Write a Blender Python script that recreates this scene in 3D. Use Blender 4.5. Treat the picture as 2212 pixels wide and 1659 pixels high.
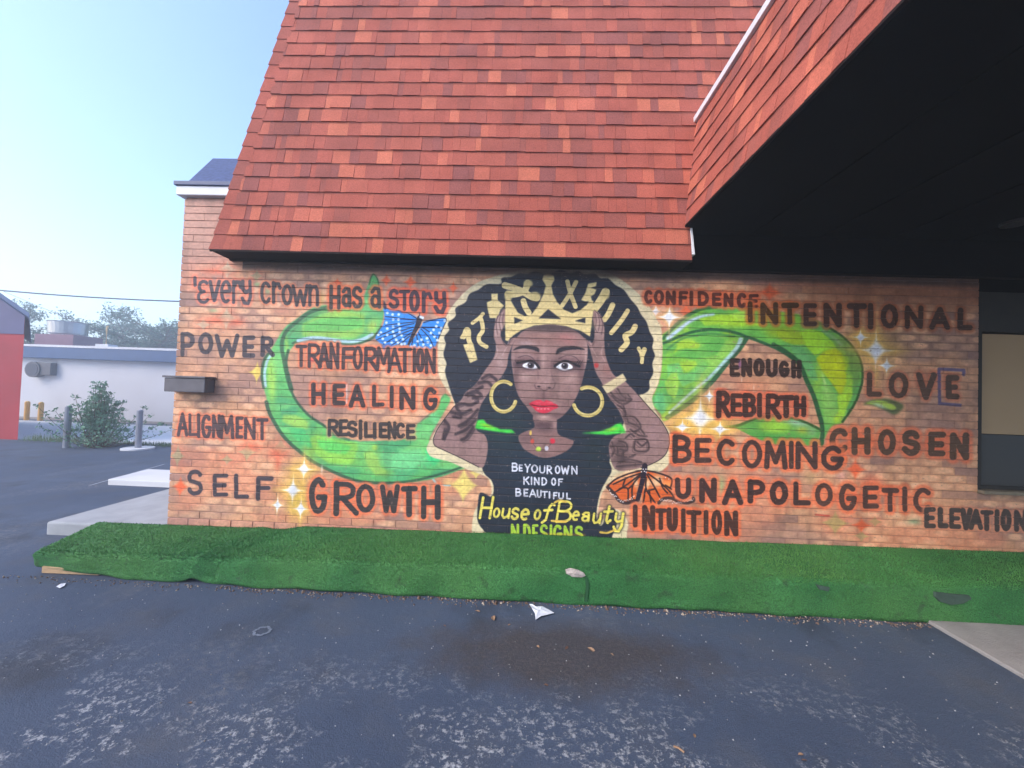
import bpy, bmesh, math, random
import numpy as np
from mathutils import Vector, Matrix
rnd = random.Random(7)
nr = np.random.RandomState(11)
for o in list(bpy.data.objects):
    bpy.data.objects.remove(o)
S = bpy.context.scene
COL = S.collection
R = math.radians

# ---------------------------------------------------------------- camera
# 13 mm equivalent lens, 1.5 m above the asphalt, 3.35 m from the painted wall (the wall is the plane y = 0)
FPX, CX, CY = 800.0, 1106.0, 829.5            # focal length and centre on a 2212 x 1659 sketch grid
CAM = Vector((0.0, -3.35, 1.5))
_n = Vector((25.0, -18.5, FPX)).normalized()  # wall normal, seen from the camera (right, up, forward)
_t = Vector((math.sin(0.0345), math.cos(0.0345), 0.0))
_up = Vector((_t.x, _t.y, -(_t.x*_n.x + _t.y*_n.y)/_n.z)).normalized()
_x = _n.cross(_up) * -1.0
if _x.x < 0: _x = -_x
# world X, Y, Z expressed in camera (right, up, forward)
WX, WY, WZ = _x, _n, _up
cr = Vector((WX.x, WY.x, WZ.x)); cu = Vector((WX.y, WY.y, WZ.y)); cf = Vector((WX.z, WY.z, WZ.z))
cam_data = bpy.data.cameras.new("camera")
cam = bpy.data.objects.new("camera", cam_data); COL.objects.link(cam)
M4 = Matrix(((cr.x, cu.x, -cf.x, CAM.x), (cr.y, cu.y, -cf.y, CAM.y), (cr.z, cu.z, -cf.z, CAM.z), (0, 0, 0, 1)))
cam.matrix_world = M4
cam_data.sensor_width = 36.0
cam_data.lens = 36.0*FPX/2212.0
cam_data.clip_start = 0.02
cam_data.clip_end = 2000
S.camera = cam

# ---------------------------------------------------------------- light
SUN_EL, SUN_AZ = R(38), R(232)                # azimuth clockwise from +Y: in the hazy west, off to the left
world = bpy.data.worlds.new("World"); S.world = world; world.use_nodes = True
nt = world.node_tree; nt.nodes.clear()
sky = nt.nodes.new('ShaderNodeTexSky'); sky.sky_type = 'NISHITA'; sky.sun_disc = False
sky.sun_elevation = SUN_EL; sky.sun_rotation = SUN_AZ
sky.altitude = 200; sky.air_density = 1.0; sky.dust_density = 2.2; sky.ozone_density = 3.0
bg = nt.nodes.new('ShaderNodeBackground'); bg.inputs['Strength'].default_value = 0.15
wo = nt.nodes.new('ShaderNodeOutputWorld')
nt.links.new(sky.outputs[0], bg.inputs[0]); nt.links.new(bg.outputs[0], wo.inputs[0])
sd = bpy.data.lights.new("sun", 'SUN'); sd.energy = 0.8; sd.angle = R(30); sd.color = (1.0, 0.80, 0.62)
sun = bpy.data.objects.new("sun", sd); COL.objects.link(sun)
sdir = Vector((math.sin(SUN_AZ)*math.cos(SUN_EL), math.cos(SUN_AZ)*math.cos(SUN_EL), math.sin(SUN_EL)))
sun.rotation_euler = sdir.to_track_quat('Z', 'Y').to_euler()
sun.location = (-6, -12, 8)
vs = S.view_settings
vs.view_transform = 'Standard'; vs.look = 'None'; vs.gamma = 1.0; vs.use_curve_mapping = False
vs.exposure = 1.6

# ---------------------------------------------------------------- sketch grid -> world
def ray(vx, vy):
    a = Vector(((vx-CX)/FPX, -(vy-CY)/FPX, 1.0))
    return cr*a.x + cu*a.y + cf*a.z
def on_y(vx, vy, y=0.0):
    d = ray(vx, vy); t = (y-CAM.y)/d.y; return CAM + d*t
def on_z(vx, vy, z=0.0):
    d = ray(vx, vy); t = (z-CAM.z)/d.z; return CAM + d*t
def on_x(vx, vy, x=0.0):
    d = ray(vx, vy); t = (x-CAM.x)/d.x; return CAM + d*t
def on_plane(vx, vy, p, n):
    d = ray(vx, vy); t = (Vector(p)-CAM).dot(n)/d.dot(n); return CAM + d*t

# ---------------------------------------------------------------- object helpers
def link(o, parent=None):
    COL.objects.link(o)
    if parent is not None: o.parent = parent
    return o
def tag(o, label=None, cat=None, group=None, kind=None):
    if label: o['label'] = label
    if cat: o['category'] = cat
    if group: o['group'] = group
    if kind: o['kind'] = kind
    return o
def empty(name, loc=(0, 0, 0), label=None, cat=None, group=None):
    o = bpy.data.objects.new(name, None); o.location = loc; o.empty_display_size = 0.2
    link(o); return tag(o, label, cat, group)
class MB:
    """collects shapes and links them as ONE mesh object"""
    def __init__(s): s.v = []; s.f = []; s.m = []; s.uv = []
    def quad(s, a, b, c, d, mi=0, uv=None):
        n = len(s.v); s.v += [tuple(a), tuple(b), tuple(c), tuple(d)]; s.f.append((n, n+1, n+2, n+3)); s.m.append(mi)
        s.uv.append(uv or [(0, 0)]*4)
    def face(s, pts, mi=0):
        n = len(s.v); s.v += [tuple(p) for p in pts]; s.f.append(tuple(range(n, n+len(pts)))); s.m.append(mi); s.uv.append([(0, 0)]*len(pts))
    def hexa(s, p, mi=0):
        """8 corners: bottom 4 counter-clockwise, top 4"""
        n = len(s.v); s.v += [tuple(q) for q in p]
        for f in ((3, 2, 1, 0), (4, 5, 6, 7), (0, 1, 5, 4), (1, 2, 6, 5), (2, 3, 7, 6), (3, 0, 4, 7)):
            s.f.append(tuple(n+i for i in f)); s.m.append(mi); s.uv.append([(0, 0)]*4)
    def box(s, x0, x1, y0, y1, z0, z1, mi=0):
        s.hexa([(x0, y0, z0), (x1, y0, z0), (x1, y1, z0), (x0, y1, z0), (x0, y0, z1), (x1, y0, z1), (x1, y1, z1), (x0, y1, z1)], mi)
    def tube(s, pts, r, n=8, r2=None, caps=True, mi=0):
        pts = [Vector(p) for p in pts]; rings = []
        for i, p in enumerate(pts):
            d = (pts[min(i+1, len(pts)-1)] - pts[max(i-1, 0)]).normalized()
            a = d.cross(Vector((0, 0, 1)))
            if a.length < 1e-3: a = d.cross(Vector((1, 0, 0)))
            a.normalize(); b = d.cross(a)
            rr = r if r2 is None else r + (r2-r)*i/max(1, len(pts)-1)
            base = len(s.v)
            for k in range(n):
                t = 2*math.pi*k/n; s.v.append(tuple(p + a*math.cos(t)*rr + b*math.sin(t)*rr))
            rings.append(base)
        for i in range(len(rings)-1):
            for k in range(n):
                k2 = (k+1) % n
                s.f.append((rings[i]+k, rings[i]+k2, rings[i+1]+k2, rings[i+1]+k)); s.m.append(mi); s.uv.append([(0, 0)]*4)
        if caps:
            s.f.append(tuple(rings[0]+k for k in range(n))[::-1]); s.m.append(mi); s.uv.append([(0, 0)]*n)
            s.f.append(tuple(rings[-1]+k for k in range(n))); s.m.append(mi); s.uv.append([(0, 0)]*n)
    def mesh(s, name, mats, smooth=False):
        me = bpy.data.meshes.new(name); me.from_pydata(s.v, [], s.f)
        for m in (mats if isinstance(mats, (list, tuple)) else [mats]): me.materials.append(m)
        me.polygons.foreach_set('material_index', s.m)
        if any(u[0] != (0, 0) or u[-1] != (0, 0) for u in s.uv):
            uvl = me.uv_layers.new(name='uv'); flat = [c for u in s.uv for p in u for c in p]
            uvl.data.foreach_set('uv', flat)
        if smooth: me.polygons.foreach_set('use_smooth', [True]*len(s.f))
        me.update(); return me
    def build(s, name, mats, parent=None, smooth=False, kind=None, bevel=0.0):
        o = bpy.data.objects.new(name, s.mesh(name, mats, smooth))
        link(o, parent)
        if kind: o['kind'] = kind
        if bevel:
            b = o.modifiers.new('edge', 'BEVEL'); b.width = bevel; b.segments = 2; b.limit_method = 'ANGLE'; b.angle_limit = R(40)
        return o

# ---------------------------------------------------------------- materials
def lin(c):
    return tuple((x/12.92 if x <= 0.04045 else ((x+0.055)/1.055)**2.4) for x in [q/255.0 for q in c])
def mat(name, rgb, rough=0.7, var=0.15, scale=8.0, bump=0.0, bscale=60.0, metal=0.0, stretch=(1, 1, 1), srgb=True, spec=0.4, detail=6.0):
    m = bpy.data.materials.new(name); m.use_nodes = True
    n = m.node_tree.nodes; l = m.node_tree.links; b = n['Principled BSDF']
    b.inputs['Roughness'].default_value = rough; b.inputs['Metallic'].default_value = metal
    b.inputs['Specular IOR Level'].default_value = spec
    c = lin(rgb) if srgb else rgb
    tc = n.new('ShaderNodeTexCoord'); mp = n.new('ShaderNodeMapping'); mp.inputs['Scale'].default_value = stretch
    l.new(tc.outputs['Object'], mp.inputs['Vector'])
    tx = n.new('ShaderNodeTexNoise'); tx.inputs['Scale'].default_value = scale; tx.inputs['Detail'].default_value = detail
    l.new(mp.outputs[0], tx.inputs['Vector'])
    mr = n.new('ShaderNodeMapRange'); mr.inputs['To Min'].default_value = 1-var; mr.inputs['To Max'].default_value = 1+var
    mr.inputs['From Min'].default_value = 0.3; mr.inputs['From Max'].default_value = 0.7
    l.new(tx.outputs['Fac'], mr.inputs['Value'])
    mu = n.new('ShaderNodeVectorMath'); mu.operation = 'SCALE'; mu.inputs[0].default_value = c
    l.new(mr.outputs[0], mu.inputs['Scale']); l.new(mu.outputs[0], b.inputs['Base Color'])
    if bump:
        t2 = n.new('ShaderNodeTexNoise'); t2.inputs['Scale'].default_value = bscale; t2.inputs['Detail'].default_value = 4
        l.new(mp.outputs[0], t2.inputs['Vector'])
        bp = n.new('ShaderNodeBump'); bp.inputs['Strength'].default_value = bump; bp.inputs['Distance'].default_value = 0.01
        l.new(t2.outputs['Fac'], bp.inputs['Height']); l.new(bp.outputs[0], b.inputs['Normal'])
    return m

# ================================================================ THE MURAL, painted as a colour map of the wall
PX0, PZ0, PW, PH, PR = -3.45, 0.0, 8.9, 3.5, 340.0
CW, CH = int(PW*PR), int(PH*PR)
K = PR*3.35/FPX                                # wall pixels per sketch unit
yy, xx = np.mgrid[0:CH, 0:CW].astype(np.float32)
FR = {'V': (0, 0, 1), 'R1': (345.6, 564.5, 1/6.0), 'R2': (345.6, 806.4, .2291), 'R3': (576, 564.5, .1927), 'R4': (576, 806.4, .2083),
      'R5': (921.6, 553, .25), 'R6': (921.6, 852.5, .25), 'R7': (1324.8, 587.5, .2083), 'R8': (1670.4, 576, .2448),
      'S1': (1324.8, 898.6, .2083), 'S2': (1728, 898.6, .2569)}
def T(fr, pts):
    """sketch sheet -> canvas pixels on the wall (row 0 = bottom)"""
    ox, oy, s = FR[fr]; out = []
    for p in pts:
        w = on_y(ox+p[0]*s, oy+p[1]*s, 0.0)
        out.append(((w.x-PX0)*PR, (w.z-PZ0)*PR))
    return out
def noise(sx, sy, seed=0, octs=3, p=0.5):
    r = np.random.RandomState(seed); out = np.zeros((CH, CW), np.float32); amp = 1.0; tot = 0
    for o in range(octs):
        gx = max(2, int(PW*PR/(sx*PR)*2**o)+2); gy = max(2, int(PH*PR/(sy*PR)*2**o)+2)
        g = r.rand(gy+1, gx+1).astype(np.float32)
        fx = np.linspace(0, gx-1e-3, CW); fy = np.linspace(0, gy-1e-3, CH)
        ix = fx.astype(int); iy = fy.astype(int); tx = (fx-ix); ty = (fy-iy)
        tx = (tx*tx*(3-2*tx)).astype(np.float32); ty = (ty*ty*(3-2*ty)).astype(np.float32)
        a = g[iy][:, ix]*(1-tx)+g[iy][:, ix+1]*tx; b = g[iy+1][:, ix]*(1-tx)+g[iy+1][:, ix+1]*tx
        out += amp*(a*(1-ty)[:, None]+b*ty[:, None]); tot += amp; amp *= p
    return out/tot
def cr_spline(pts, closed=True, n=6):
    out = []; L = len(pts)
    rng = range(L) if closed else range(L-1)
    for i in rng:
        if closed: p0, p1, p2, p3 = pts[i-1], pts[i], pts[(i+1) % L], pts[(i+2) % L]
        else: p0, p1, p2, p3 = pts[max(i-1, 0)], pts[i], pts[i+1], pts[min(i+2, L-1)]
        for k in range(n):
            t = k/n; t2 = t*t; t3 = t2*t
            out.append(tuple(0.5*((2*b)+(-a+c)*t+(2*a-5*b+4*c-d)*t2+(-a+3*b-3*c+d)*t3) for a, b, c, d in zip(p0, p1, p2, p3)))
    if not closed: out.append(tuple(pts[-1]))
    return out
def blur(m, r):
    r = int(round(r))
    if r < 1: return m
    for ax in (0, 1):
        for _ in range(2):
            pad = [(0, 0), (0, 0)]; pad[ax] = (r+1, r)
            c = np.cumsum(np.pad(m, pad, mode='edge'), axis=ax, dtype=np.float64)
            if ax == 0: m = (c[2*r+1:]-c[:-2*r-1])/(2*r+1)
            else: m = (c[:, 2*r+1:]-c[:, :-2*r-1])/(2*r+1)
    return m.astype(np.float32)
C = np.zeros((CH, CW, 3), np.float32)
def col(c): return np.array(c, np.float32)/255.0
def put(x0, y0, m, c, a=1.0, clip=None):
    h, w = m.shape; X0 = max(0, x0); Y0 = max(0, y0); X1 = min(CW, x0+w); Y1 = min(CH, y0+h)
    if X1 <= X0 or Y1 <= Y0: return
    mm = (m[Y0-y0:Y1-y0, X0-x0:X1-x0]*a)
    if clip is not None: mm = mm*clip[Y0:Y1, X0:X1]
    mm = mm[..., None]; C[Y0:Y1, X0:X1] = C[Y0:Y1, X0:X1]*(1-mm)+col(c)*mm
def polymask(q, soft):
    pad = int(soft*3)+3
    xs = [p[0] for p in q]; ys = [p[1] for p in q]
    x0 = int(min(xs))-pad; y0 = int(min(ys))-pad; w = int(max(xs))+pad-x0; h = int(max(ys))+pad-y0
    m = np.zeros((h, w), np.float32); n = len(q)
    for r in range(h):
        y = y0+r+0.5; cs = []
        for i in range(n):
            ax, ay = q[i]; bx, by = q[(i+1) % n]
            if (ay <= y) != (by <= y): cs.append(ax+(y-ay)*(bx-ax)/(by-ay))
        cs.sort()
        for i in range(0, len(cs)-1, 2):
            a = max(0, int(round(cs[i]-x0))); b = max(0, int(round(cs[i+1]-x0))); m[r, a:b] = 1
    return x0, y0, blur(m, soft) if soft >= 1 else m
def poly(fr, pts, c, a=1.0, soft=1.0, smooth=True, clip=None, ret=False):
    q = T(fr, pts)
    if smooth: q = cr_spline(q, True, 6)
    x0, y0, m = polymask(q, soft)
    put(x0, y0, m, c, a, clip)
    if ret:
        full = np.zeros((CH, CW), np.float32)
        X0 = max(0, x0); Y0 = max(0, y0); X1 = min(CW, x0+m.shape[1]); Y1 = min(CH, y0+m.shape[0])
        full[Y0:Y1, X0:X1] = m[Y0-y0:Y1-y0, X0-x0:X1-x0]
        return full
def strokeq(q, w, c, a=1.0, soft=1.5, clip=None, w2=None):
    xs = [p[0] for p in q]; ys = [p[1] for p in q]; W = max(w, w2 or 0)
    pad = int(W+soft*2)+3
    x0 = int(min(xs))-pad; y0 = int(min(ys))-pad; wd = int(max(xs))+pad-x0; h = int(max(ys))+pad-y0
    m = np.zeros((h, wd), np.float32); n = len(q)-1
    for i in range(max(n, 1)):
        ax, ay = q[i]; bx, by = q[min(i+1, n)]
        wa = w if w2 is None else w+(w2-w)*i/max(1, n)
        u0 = max(0, int(min(ax, bx)-pad-x0)); u1 = min(wd, int(max(ax, bx)+pad-x0)+1)
        v0 = max(0, int(min(ay, by)-pad-y0)); v1 = min(h, int(max(ay, by)+pad-y0)+1)
        gx = np.arange(u0, u1, dtype=np.float32)[None, :]+x0; gy = np.arange(v0, v1, dtype=np.float32)[:, None]+y0
        dx, dy = bx-ax, by-ay; L2 = dx*dx+dy*dy+1e-6
        t = np.clip(((gx-ax)*dx+(gy-ay)*dy)/L2, 0, 1)
        d = np.sqrt((gx-ax-t*dx)**2+(gy-ay-t*dy)**2)
        cv = np.clip((wa-d)/soft+0.5, 0, 1)
        m[v0:v1, u0:u1] = np.maximum(m[v0:v1, u0:u1], cv)
    put(x0, y0, m, c, a, clip)
def stroke(fr, pts, w, c, a=1.0, soft=1.5, smooth=True, clip=None, w2=None):
    """w = full width in units of the sheet"""
    s = FR[fr][2]*K; q = T(fr, pts)
    if smooth and len(q) > 2: q = cr_spline(q, False, 6)
    strokeq(q, w*s/2, c, a, soft, clip, None if w2 is None else w2*s/2)
def blob(fr, x, y, rx, ry, c, a=1.0, hard=1.0, rot=0.0, clip=None):
    s = FR[fr][2]*K; (cx, cy), = T(fr, [(x, y)]); rx *= s; ry *= s; R_ = int(max(rx, ry)*2.2)+3
    x0 = int(cx)-R_; y0 = int(cy)-R_
    gx = np.arange(x0, x0+2*R_)[None, :]-cx; gy = np.arange(y0, y0+2*R_)[:, None]-cy
    cs, sn = math.cos(R(rot)), math.sin(R(rot))
    u = (gx*cs-gy*sn)/rx; v = (gx*sn+gy*cs)/ry
    m = np.exp(-(u*u+v*v)**hard).astype(np.float32)
    put(x0, y0, m, c, a, clip)
def star(fr, x, y, rx, ry, c, a=1.0, glow=None, core=None, p=0.55, ryd=None, soft=0.25):
    s = FR[fr][2]*K; (cx, cy), = T(fr, [(x, y)])
    if glow: blob(fr, x, y, rx*.75, ry*.6, glow, .75); blob(fr, x, y, rx*.16, ry*1.0, glow, .6); blob(fr, x, y, rx*1.0, ry*.14, glow, .6)
    rX = rx*s; rY = ry*s; R_ = int(max(rX, rY)*1.3)+3; x0 = int(cx)-R_; y0 = int(cy)-R_
    gx = np.abs(np.arange(x0, x0+2*R_)[None, :]-cx)/rX; gy = np.abs(np.arange(y0, y0+2*R_)[:, None]-cy)/rY
    v = gx**p+gy**p; m = np.clip((1-v)/soft, 0, 1).astype(np.float32)
    if core: put(x0, y0, np.clip((1.25-v)/.5, 0, 1).astype(np.float32), (246, 206, 120), .8)
    put(x0, y0, m, c, a)
    if core: blob(fr, x, y, rx*.21, ry*.21, core, 1.0, 2.0)

# ---- ground coat: bricks picked out in tan and mauve over an orange brown wash
BL, BC, ZB = 0.2032, 0.0677, 0.168             # brick module, course height, first bed joint
n1 = noise(.9, .5, 1); n2 = noise(.25, .12, 2); n3 = noise(.5, .35, 3); n4 = noise(.04, .02, 4, 2)
def mix(a, b, t): t = np.clip(t, 0, 1)[..., None]; return a*(1-t)+b*t
C[:] = mix(col((198, 146, 114)), col((220, 162, 122)), (n1-.3)*2.2)
C[:] = mix(C, col((166, 128, 114)), np.clip((n3-.49)*4.2, 0, .8))
course = np.floor((yy/PR+PZ0-ZB)/BC); off = np.where(course % 2 == 0, 0.0, BL/2)
bi = np.floor((xx/PR+PX0+3.25-off)/BL)
u = ((xx/PR+PX0+3.25-off)/BL-bi)-.5; v = ((yy/PR+PZ0-ZB)/BC-course)-.5
h = np.sin(bi*127.1+course*311.7)*43758.5453; h = (h-np.floor(h)).astype(np.float32)
h2 = np.sin(bi*269.5+course*183.3)*24634.6345; h2 = (h2-np.floor(h2)).astype(np.float32)
ell = np.clip(1.5-((np.abs(u)/(.30+.16*h2))**2.4+(np.abs(v)/.40)**2.4)*1.3, 0, 1).astype(np.float32)
pick = np.clip((h-.22)*4, 0, 1)*np.clip(.35+(n1-.35)*2.2, 0.25, 1)
C[:] = mix(C, col((238, 186, 146)), ell*pick*.85)
jn = np.clip((np.abs(u)-.40)*9, 0, 1)*(1-.6*n2)
C[:] = mix(C, col((154, 118, 104)), jn*.42)
C[:] = mix(C, col((150, 116, 108)), np.clip(.22-h, 0, 1)*3.4)
C[:] = mix(C, col((218, 132, 100)), np.clip((noise(.8, .4, 9)-.60)*5, 0, .45))
# lowest course was left nearly bare, joints grey
low = (course <= 0)
C[:] = mix(C, col((196, 138, 120)), low*.55)
# upper left pier: pinkish brown roller coat
wx = xx/PR+PX0; wz = yy/PR+PZ0
C[:] = mix(C, col((186, 138, 120)), np.clip((2.50-wz)*-5, 0, 1)*.96)
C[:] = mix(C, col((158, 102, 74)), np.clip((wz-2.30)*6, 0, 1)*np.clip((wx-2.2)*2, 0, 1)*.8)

ORG = (238, 112, 72); BLK = (52, 44, 46); WHT = (236, 240, 250); CRM = (214, 200, 150); INK = (38, 44, 56)
# ---- flat cream, olive and orange stars
for a in [('R1', 870, 110, 190, 150, (190, 172, 142)), ('R1', 860, 740, 190, 200, (196, 178, 146)), ('R1', 560, 820, 150, 110, (196, 172, 140)),
          ('R1', 1250, 190, 110, 120, (186, 164, 120)), ('R2', 820, 745, 120, 120, (190, 170, 125)), ('R2', 1135, 710, 130, 130, (192, 160, 120)),
          ('R2', 165, 780, 90, 150, (170, 160, 122)), ('R2', 630, 815, 90, 70, (182, 160, 120)), ('R7', 480, 560, 60, 80, (216, 190, 140)),
          ('S2', 295, 900, 150, 130, (178, 158, 100)), ('S2', 515, 1010, 90, 60, (184, 160, 108)), ('S2', 630, 890, 80, 60, (180, 150, 100))]:
    blob(a[0], a[1], a[2], a[3]*.8, a[4]*.75, (222, 118, 92), .55, 1.0)
    star(*a, a=.85, p=.62)
for a in [('R3', 1340, 215, 90, 100), ('R3', 1610, 235, 110, 110), ('R3', 2090, 300, 80, 100), ('R7', 1620, 215, 170, 130), ('R7', 750, 410, 120, 130),
          ('R2', 190, 1070, 110, 130), ('S2', 465, 450, 110, 120), ('S2', 515, 920, 110, 80), ('R3', 790, 240, 90, 70)]:
    star(*a, (240, 104, 60), a=.9, p=.68, soft=.4)
for a in [('R2', 870, 690, 120, 40), ('R2', 1100, 760, 100, 60), ('R1', 730, 130, 200, 40), ('R1', 720, 760, 160, 50), ('R1', 1000, 790, 110, 50),
          ('R2', 1110, 850, 30, 90), ('S2', 600, 560, 90, 60), ('S1', 540, 520, 30, 90), ('S1', 400, 1200, 180, 50)]:
    blob(*a, (232, 104, 72), .6)
star('R1', 1255, 1440, 150, 190, (232, 204, 96), .95, p=.6)
star('R4', 2040, 1160, 170, 210, (236, 214, 120), .95, p=.75); star('R4', 2170, 1035, 100, 90, (238, 216, 120), .9, p=.6)
blob('R4', 1880, 1130, 60, 50, (226, 190, 120), .7); blob('R2', 1290, 1190, 80, 120, (190, 190, 70), .75)
blob('S1', 430, 500, 90, 45, (214, 204, 90), .8); blob('S1', 1110, 720, 50, 90, (150, 190, 130), .7); blob('R1', 1400, 380, 40, 50, (150, 180, 120), .7)
blob('R1', 1260, 300, 45, 25, (140, 190, 120), .7); blob('R1', 690, 640, 60, 22, (150, 180, 130), .7); blob('R3', 600, 430, 50, 90, (200, 170, 80), .6)
blob('S1', 2050, 640, 70, 60, (186, 176, 120), .4); blob('S2', 960, 890, 50, 22, (130, 170, 130), .7); blob('S2', 345, 505, 40, 40, (232, 170, 160), .7)
stroke('R4', [(1720, 1090), (1760, 1150)], 22, (160, 216, 222), .8, 3); stroke('R4', [(1770, 1160), (1900, 1165)], 14, (160, 216, 222), .8, 3)
stroke('S2', [(130, 830), (240, 840)], 14, (190, 60, 50), .7, 3)

# ---- green ribbon, left
GD, GM, GL, GY, GB = (52, 92, 66), (98, 186, 104), (112, 208, 122), (168, 212, 84), (150, 190, 198)
left = cr_spline(T('R3', [(1190, 140), (1250, 210), (1272, 330), (1300, 450), (1310, 560), (1290, 680), (1230, 800), (1100, 895), (980, 922), (860, 915), (700, 870),
    (560, 862), (420, 880), (320, 930), (240, 1020), (222, 1130), (245, 1280), (285, 1435)]), False)[:-1] + \
    cr_spline(T('R4', [(235, 120), (270, 220), (340, 335), (450, 450), (600, 545), (720, 640), (850, 690), (1000, 708), (1200, 702), (1400, 690), (1530, 600), (1545, 540), (1700, 430),
    (1830, 225), (1880, 235), (1905, 280), (1830, 420), (1720, 600), (1690, 710), (1790, 800), (2085, 945), (1960, 1015), (1750, 1085), (1500, 1128), (1200, 1140), (950, 1115), (750, 1045),
    (500, 925), (330, 800), (165, 640), (50, 470)]), False)[:-1] + \
    cr_spline(T('R1', [(1345, 1640), (1322, 1480), (1345, 1300), (1400, 1200), (1480, 1080), (1550, 960), (1630, 850), (1760, 760), (1880, 670), (2000, 600), (2180, 565)]), False)[:-1] + \
    cr_spline(T('R3', [(700, 540), (900, 530), (1060, 480), (1100, 380), (1145, 240)]), False)
x0, y0, m = polymask(left, 1.5)
put(x0, y0, m, GM)
GC = np.zeros((CH, CW), np.float32); hh, ww = m.shape; GC[y0:y0+hh, x0:x0+ww] = m
C[:] = mix(C, col((78, 168, 112)), GC*np.clip((noise(.22, .2, 21)-.48)*5, 0, .8))
C[:] = mix(C, col((130, 212, 120)), GC*np.clip((noise(.3, .15, 22)-.5)*5, 0, .7))
for a in [('R3', 760, 690, 330, 110, GM, .9, 1.6, 0), ('R3', 640, 800, 300, 60, (160, 200, 100), .7, 1, 0), ('R3', 1180, 730, 60, 90, (190, 212, 90), .8, 1, 20), ('R3', 830, 590, 260, 40, (170, 205, 80), .8, 1, 0),
          ('R1', 1420, 1440, 35, 220, GY, .8, 1, 0), ('R1', 1640, 1080, 30, 130, GY, .7, 1, -10), ('R4', 600, 740, 150, 100, (90, 205, 100), .9, 2, 0),
          ('R4', 750, 880, 210, 80, (150, 210, 85), .9, 1.5, 8), ('R4', 480, 760, 60, 150, (160, 205, 85), .8, 1, 20), ('R4', 1100, 890, 90, 120, (150, 208, 100), .8, 1.5, 20),
          ('R4', 320, 510, 130, 60, (160, 206, 92), .8, 1.6, 12), ('R4', 280, 400, 50, 50, (70, 160, 110), .7, 1, 0), ('R4', 1700, 880, 60, 120, (74, 208, 130), .8, 1, 30),
          ('R4', 1450, 900, 250, 90, (112, 204, 132), .8, 1.4, 0), ('R4', 1210, 1030, 90, 40, (150, 204, 96), .8, 1, 0), ('R4', 1120, 770, 34, 34, (166, 206, 84), .8, 2, 0),
          ('R4', 60, 120, 40, 200, (180, 220, 90), .8, 1, 0), ('R4', 1740, 470, 50, 200, (120, 214, 140), .8, 1, -35)]:
    blob(*a[:5], a[5], a[6], a[7], a[8], clip=GC)
for f, p, c_, a_ in [
  ('R3', [(400, 700), (560, 620), (760, 590), (1000, 590), (1100, 600), (1090, 800), (1000, 860), (760, 850), (400, 840)], (158, 204, 84), .7), ('R3', [(420, 710), (600, 640), (1010, 620), (1080, 660), (1080, 740), (900, 780), (420, 790)], (98, 196, 100), .75),
  ('R4', [(440, 680), (520, 640), (760, 690), (940, 720), (950, 780), (880, 940), (640, 930), (520, 850), (470, 770)], (150, 212, 84), .8), ('R4', [(520, 690), (700, 700), (880, 760), (820, 840), (640, 820), (540, 760)], (92, 206, 98), .8),
  ('R4', [(1000, 830), (1080, 800), (1150, 870), (1180, 960), (1250, 1030), (1130, 1060), (1050, 960)], (162, 210, 96), .8), ('R4', [(170, 430), (300, 430), (420, 500), (430, 580), (300, 560), (160, 500)], (160, 206, 92), .75),
  ('R4', [(230, 560), (380, 570), (440, 650), (480, 780), (360, 740), (260, 640)], (74, 196, 112), .7), ('R4', [(1640, 790), (1720, 800), (1800, 900), (1740, 960), (1680, 900)], (60, 208, 124), .8),
  ('R4', [(1180, 840), (1600, 780), (1640, 900), (1500, 1010), (1250, 1000)], (118, 212, 140), .6)]:
    poly(f, p, c_, a_, 3.0, False, GC)
def gl(fr, pts, w, c=GD, a=.9, soft=4, w2=None): stroke(fr, pts, w, c, a, soft, True, None, w2)
gl('R3', [(700, 520), (560, 545), (440, 600), (340, 680), (240, 760), (185, 850), (165, 960), (190, 1100), (230, 1300), (270, 1440)], 46, a=.85)
gl('R3', [(700, 560), (560, 590), (440, 650), (330, 740), (250, 840)], 26, (90, 140, 90), .6)
gl('R3', [(290, 920), (420, 880), (560, 872), (700, 890), (860, 925), (980, 930), (1100, 900), (1200, 850), (1280, 740)], 26)
gl('R3', [(350, 890), (500, 860), (640, 865), (800, 890), (960, 900), (1090, 870), (1180, 820)], 38, (176, 210, 220), .95)
gl('R3', [(240, 1000), (215, 1130), (245, 1290), (285, 1440)], 34)
gl('R4', [(225, 60), (260, 200), (335, 330), (450, 450), (600, 548), (720, 640), (850, 690)], 26)
gl('R4', [(-5, 300), (40, 440), (165, 645), (330, 805), (500, 930), (750, 1050), (950, 1118), (1200, 1140), (1500, 1118), (1750, 1060), (1950, 1000), (2080, 945)], 40, w2=22)
gl('R1', [(1340, 1640), (1318, 1470), (1345, 1290), (1420, 1180)], 36)
gl('R1', [(1365, 1620), (1355, 1450), (1385, 1300), (1440, 1215)], 34, (176, 210, 214), .95, 4)
gl('R3', [(1150, 260), (1165, 190), (1195, 145), (1240, 200), (1258, 300)], 14, (60, 96, 56))
gl('R3', [(1230, 150), (1060, 470), (1000, 530)], 8, (90, 150, 80), .5)
gl('R4', [(1830, 240), (1720, 390), (1600, 500)], 10, (66, 128, 84), .7)
gl('R4', [(620, 620), (850, 690), (1100, 715), (1300, 700)], 16, (80, 150, 100), .6)
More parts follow.
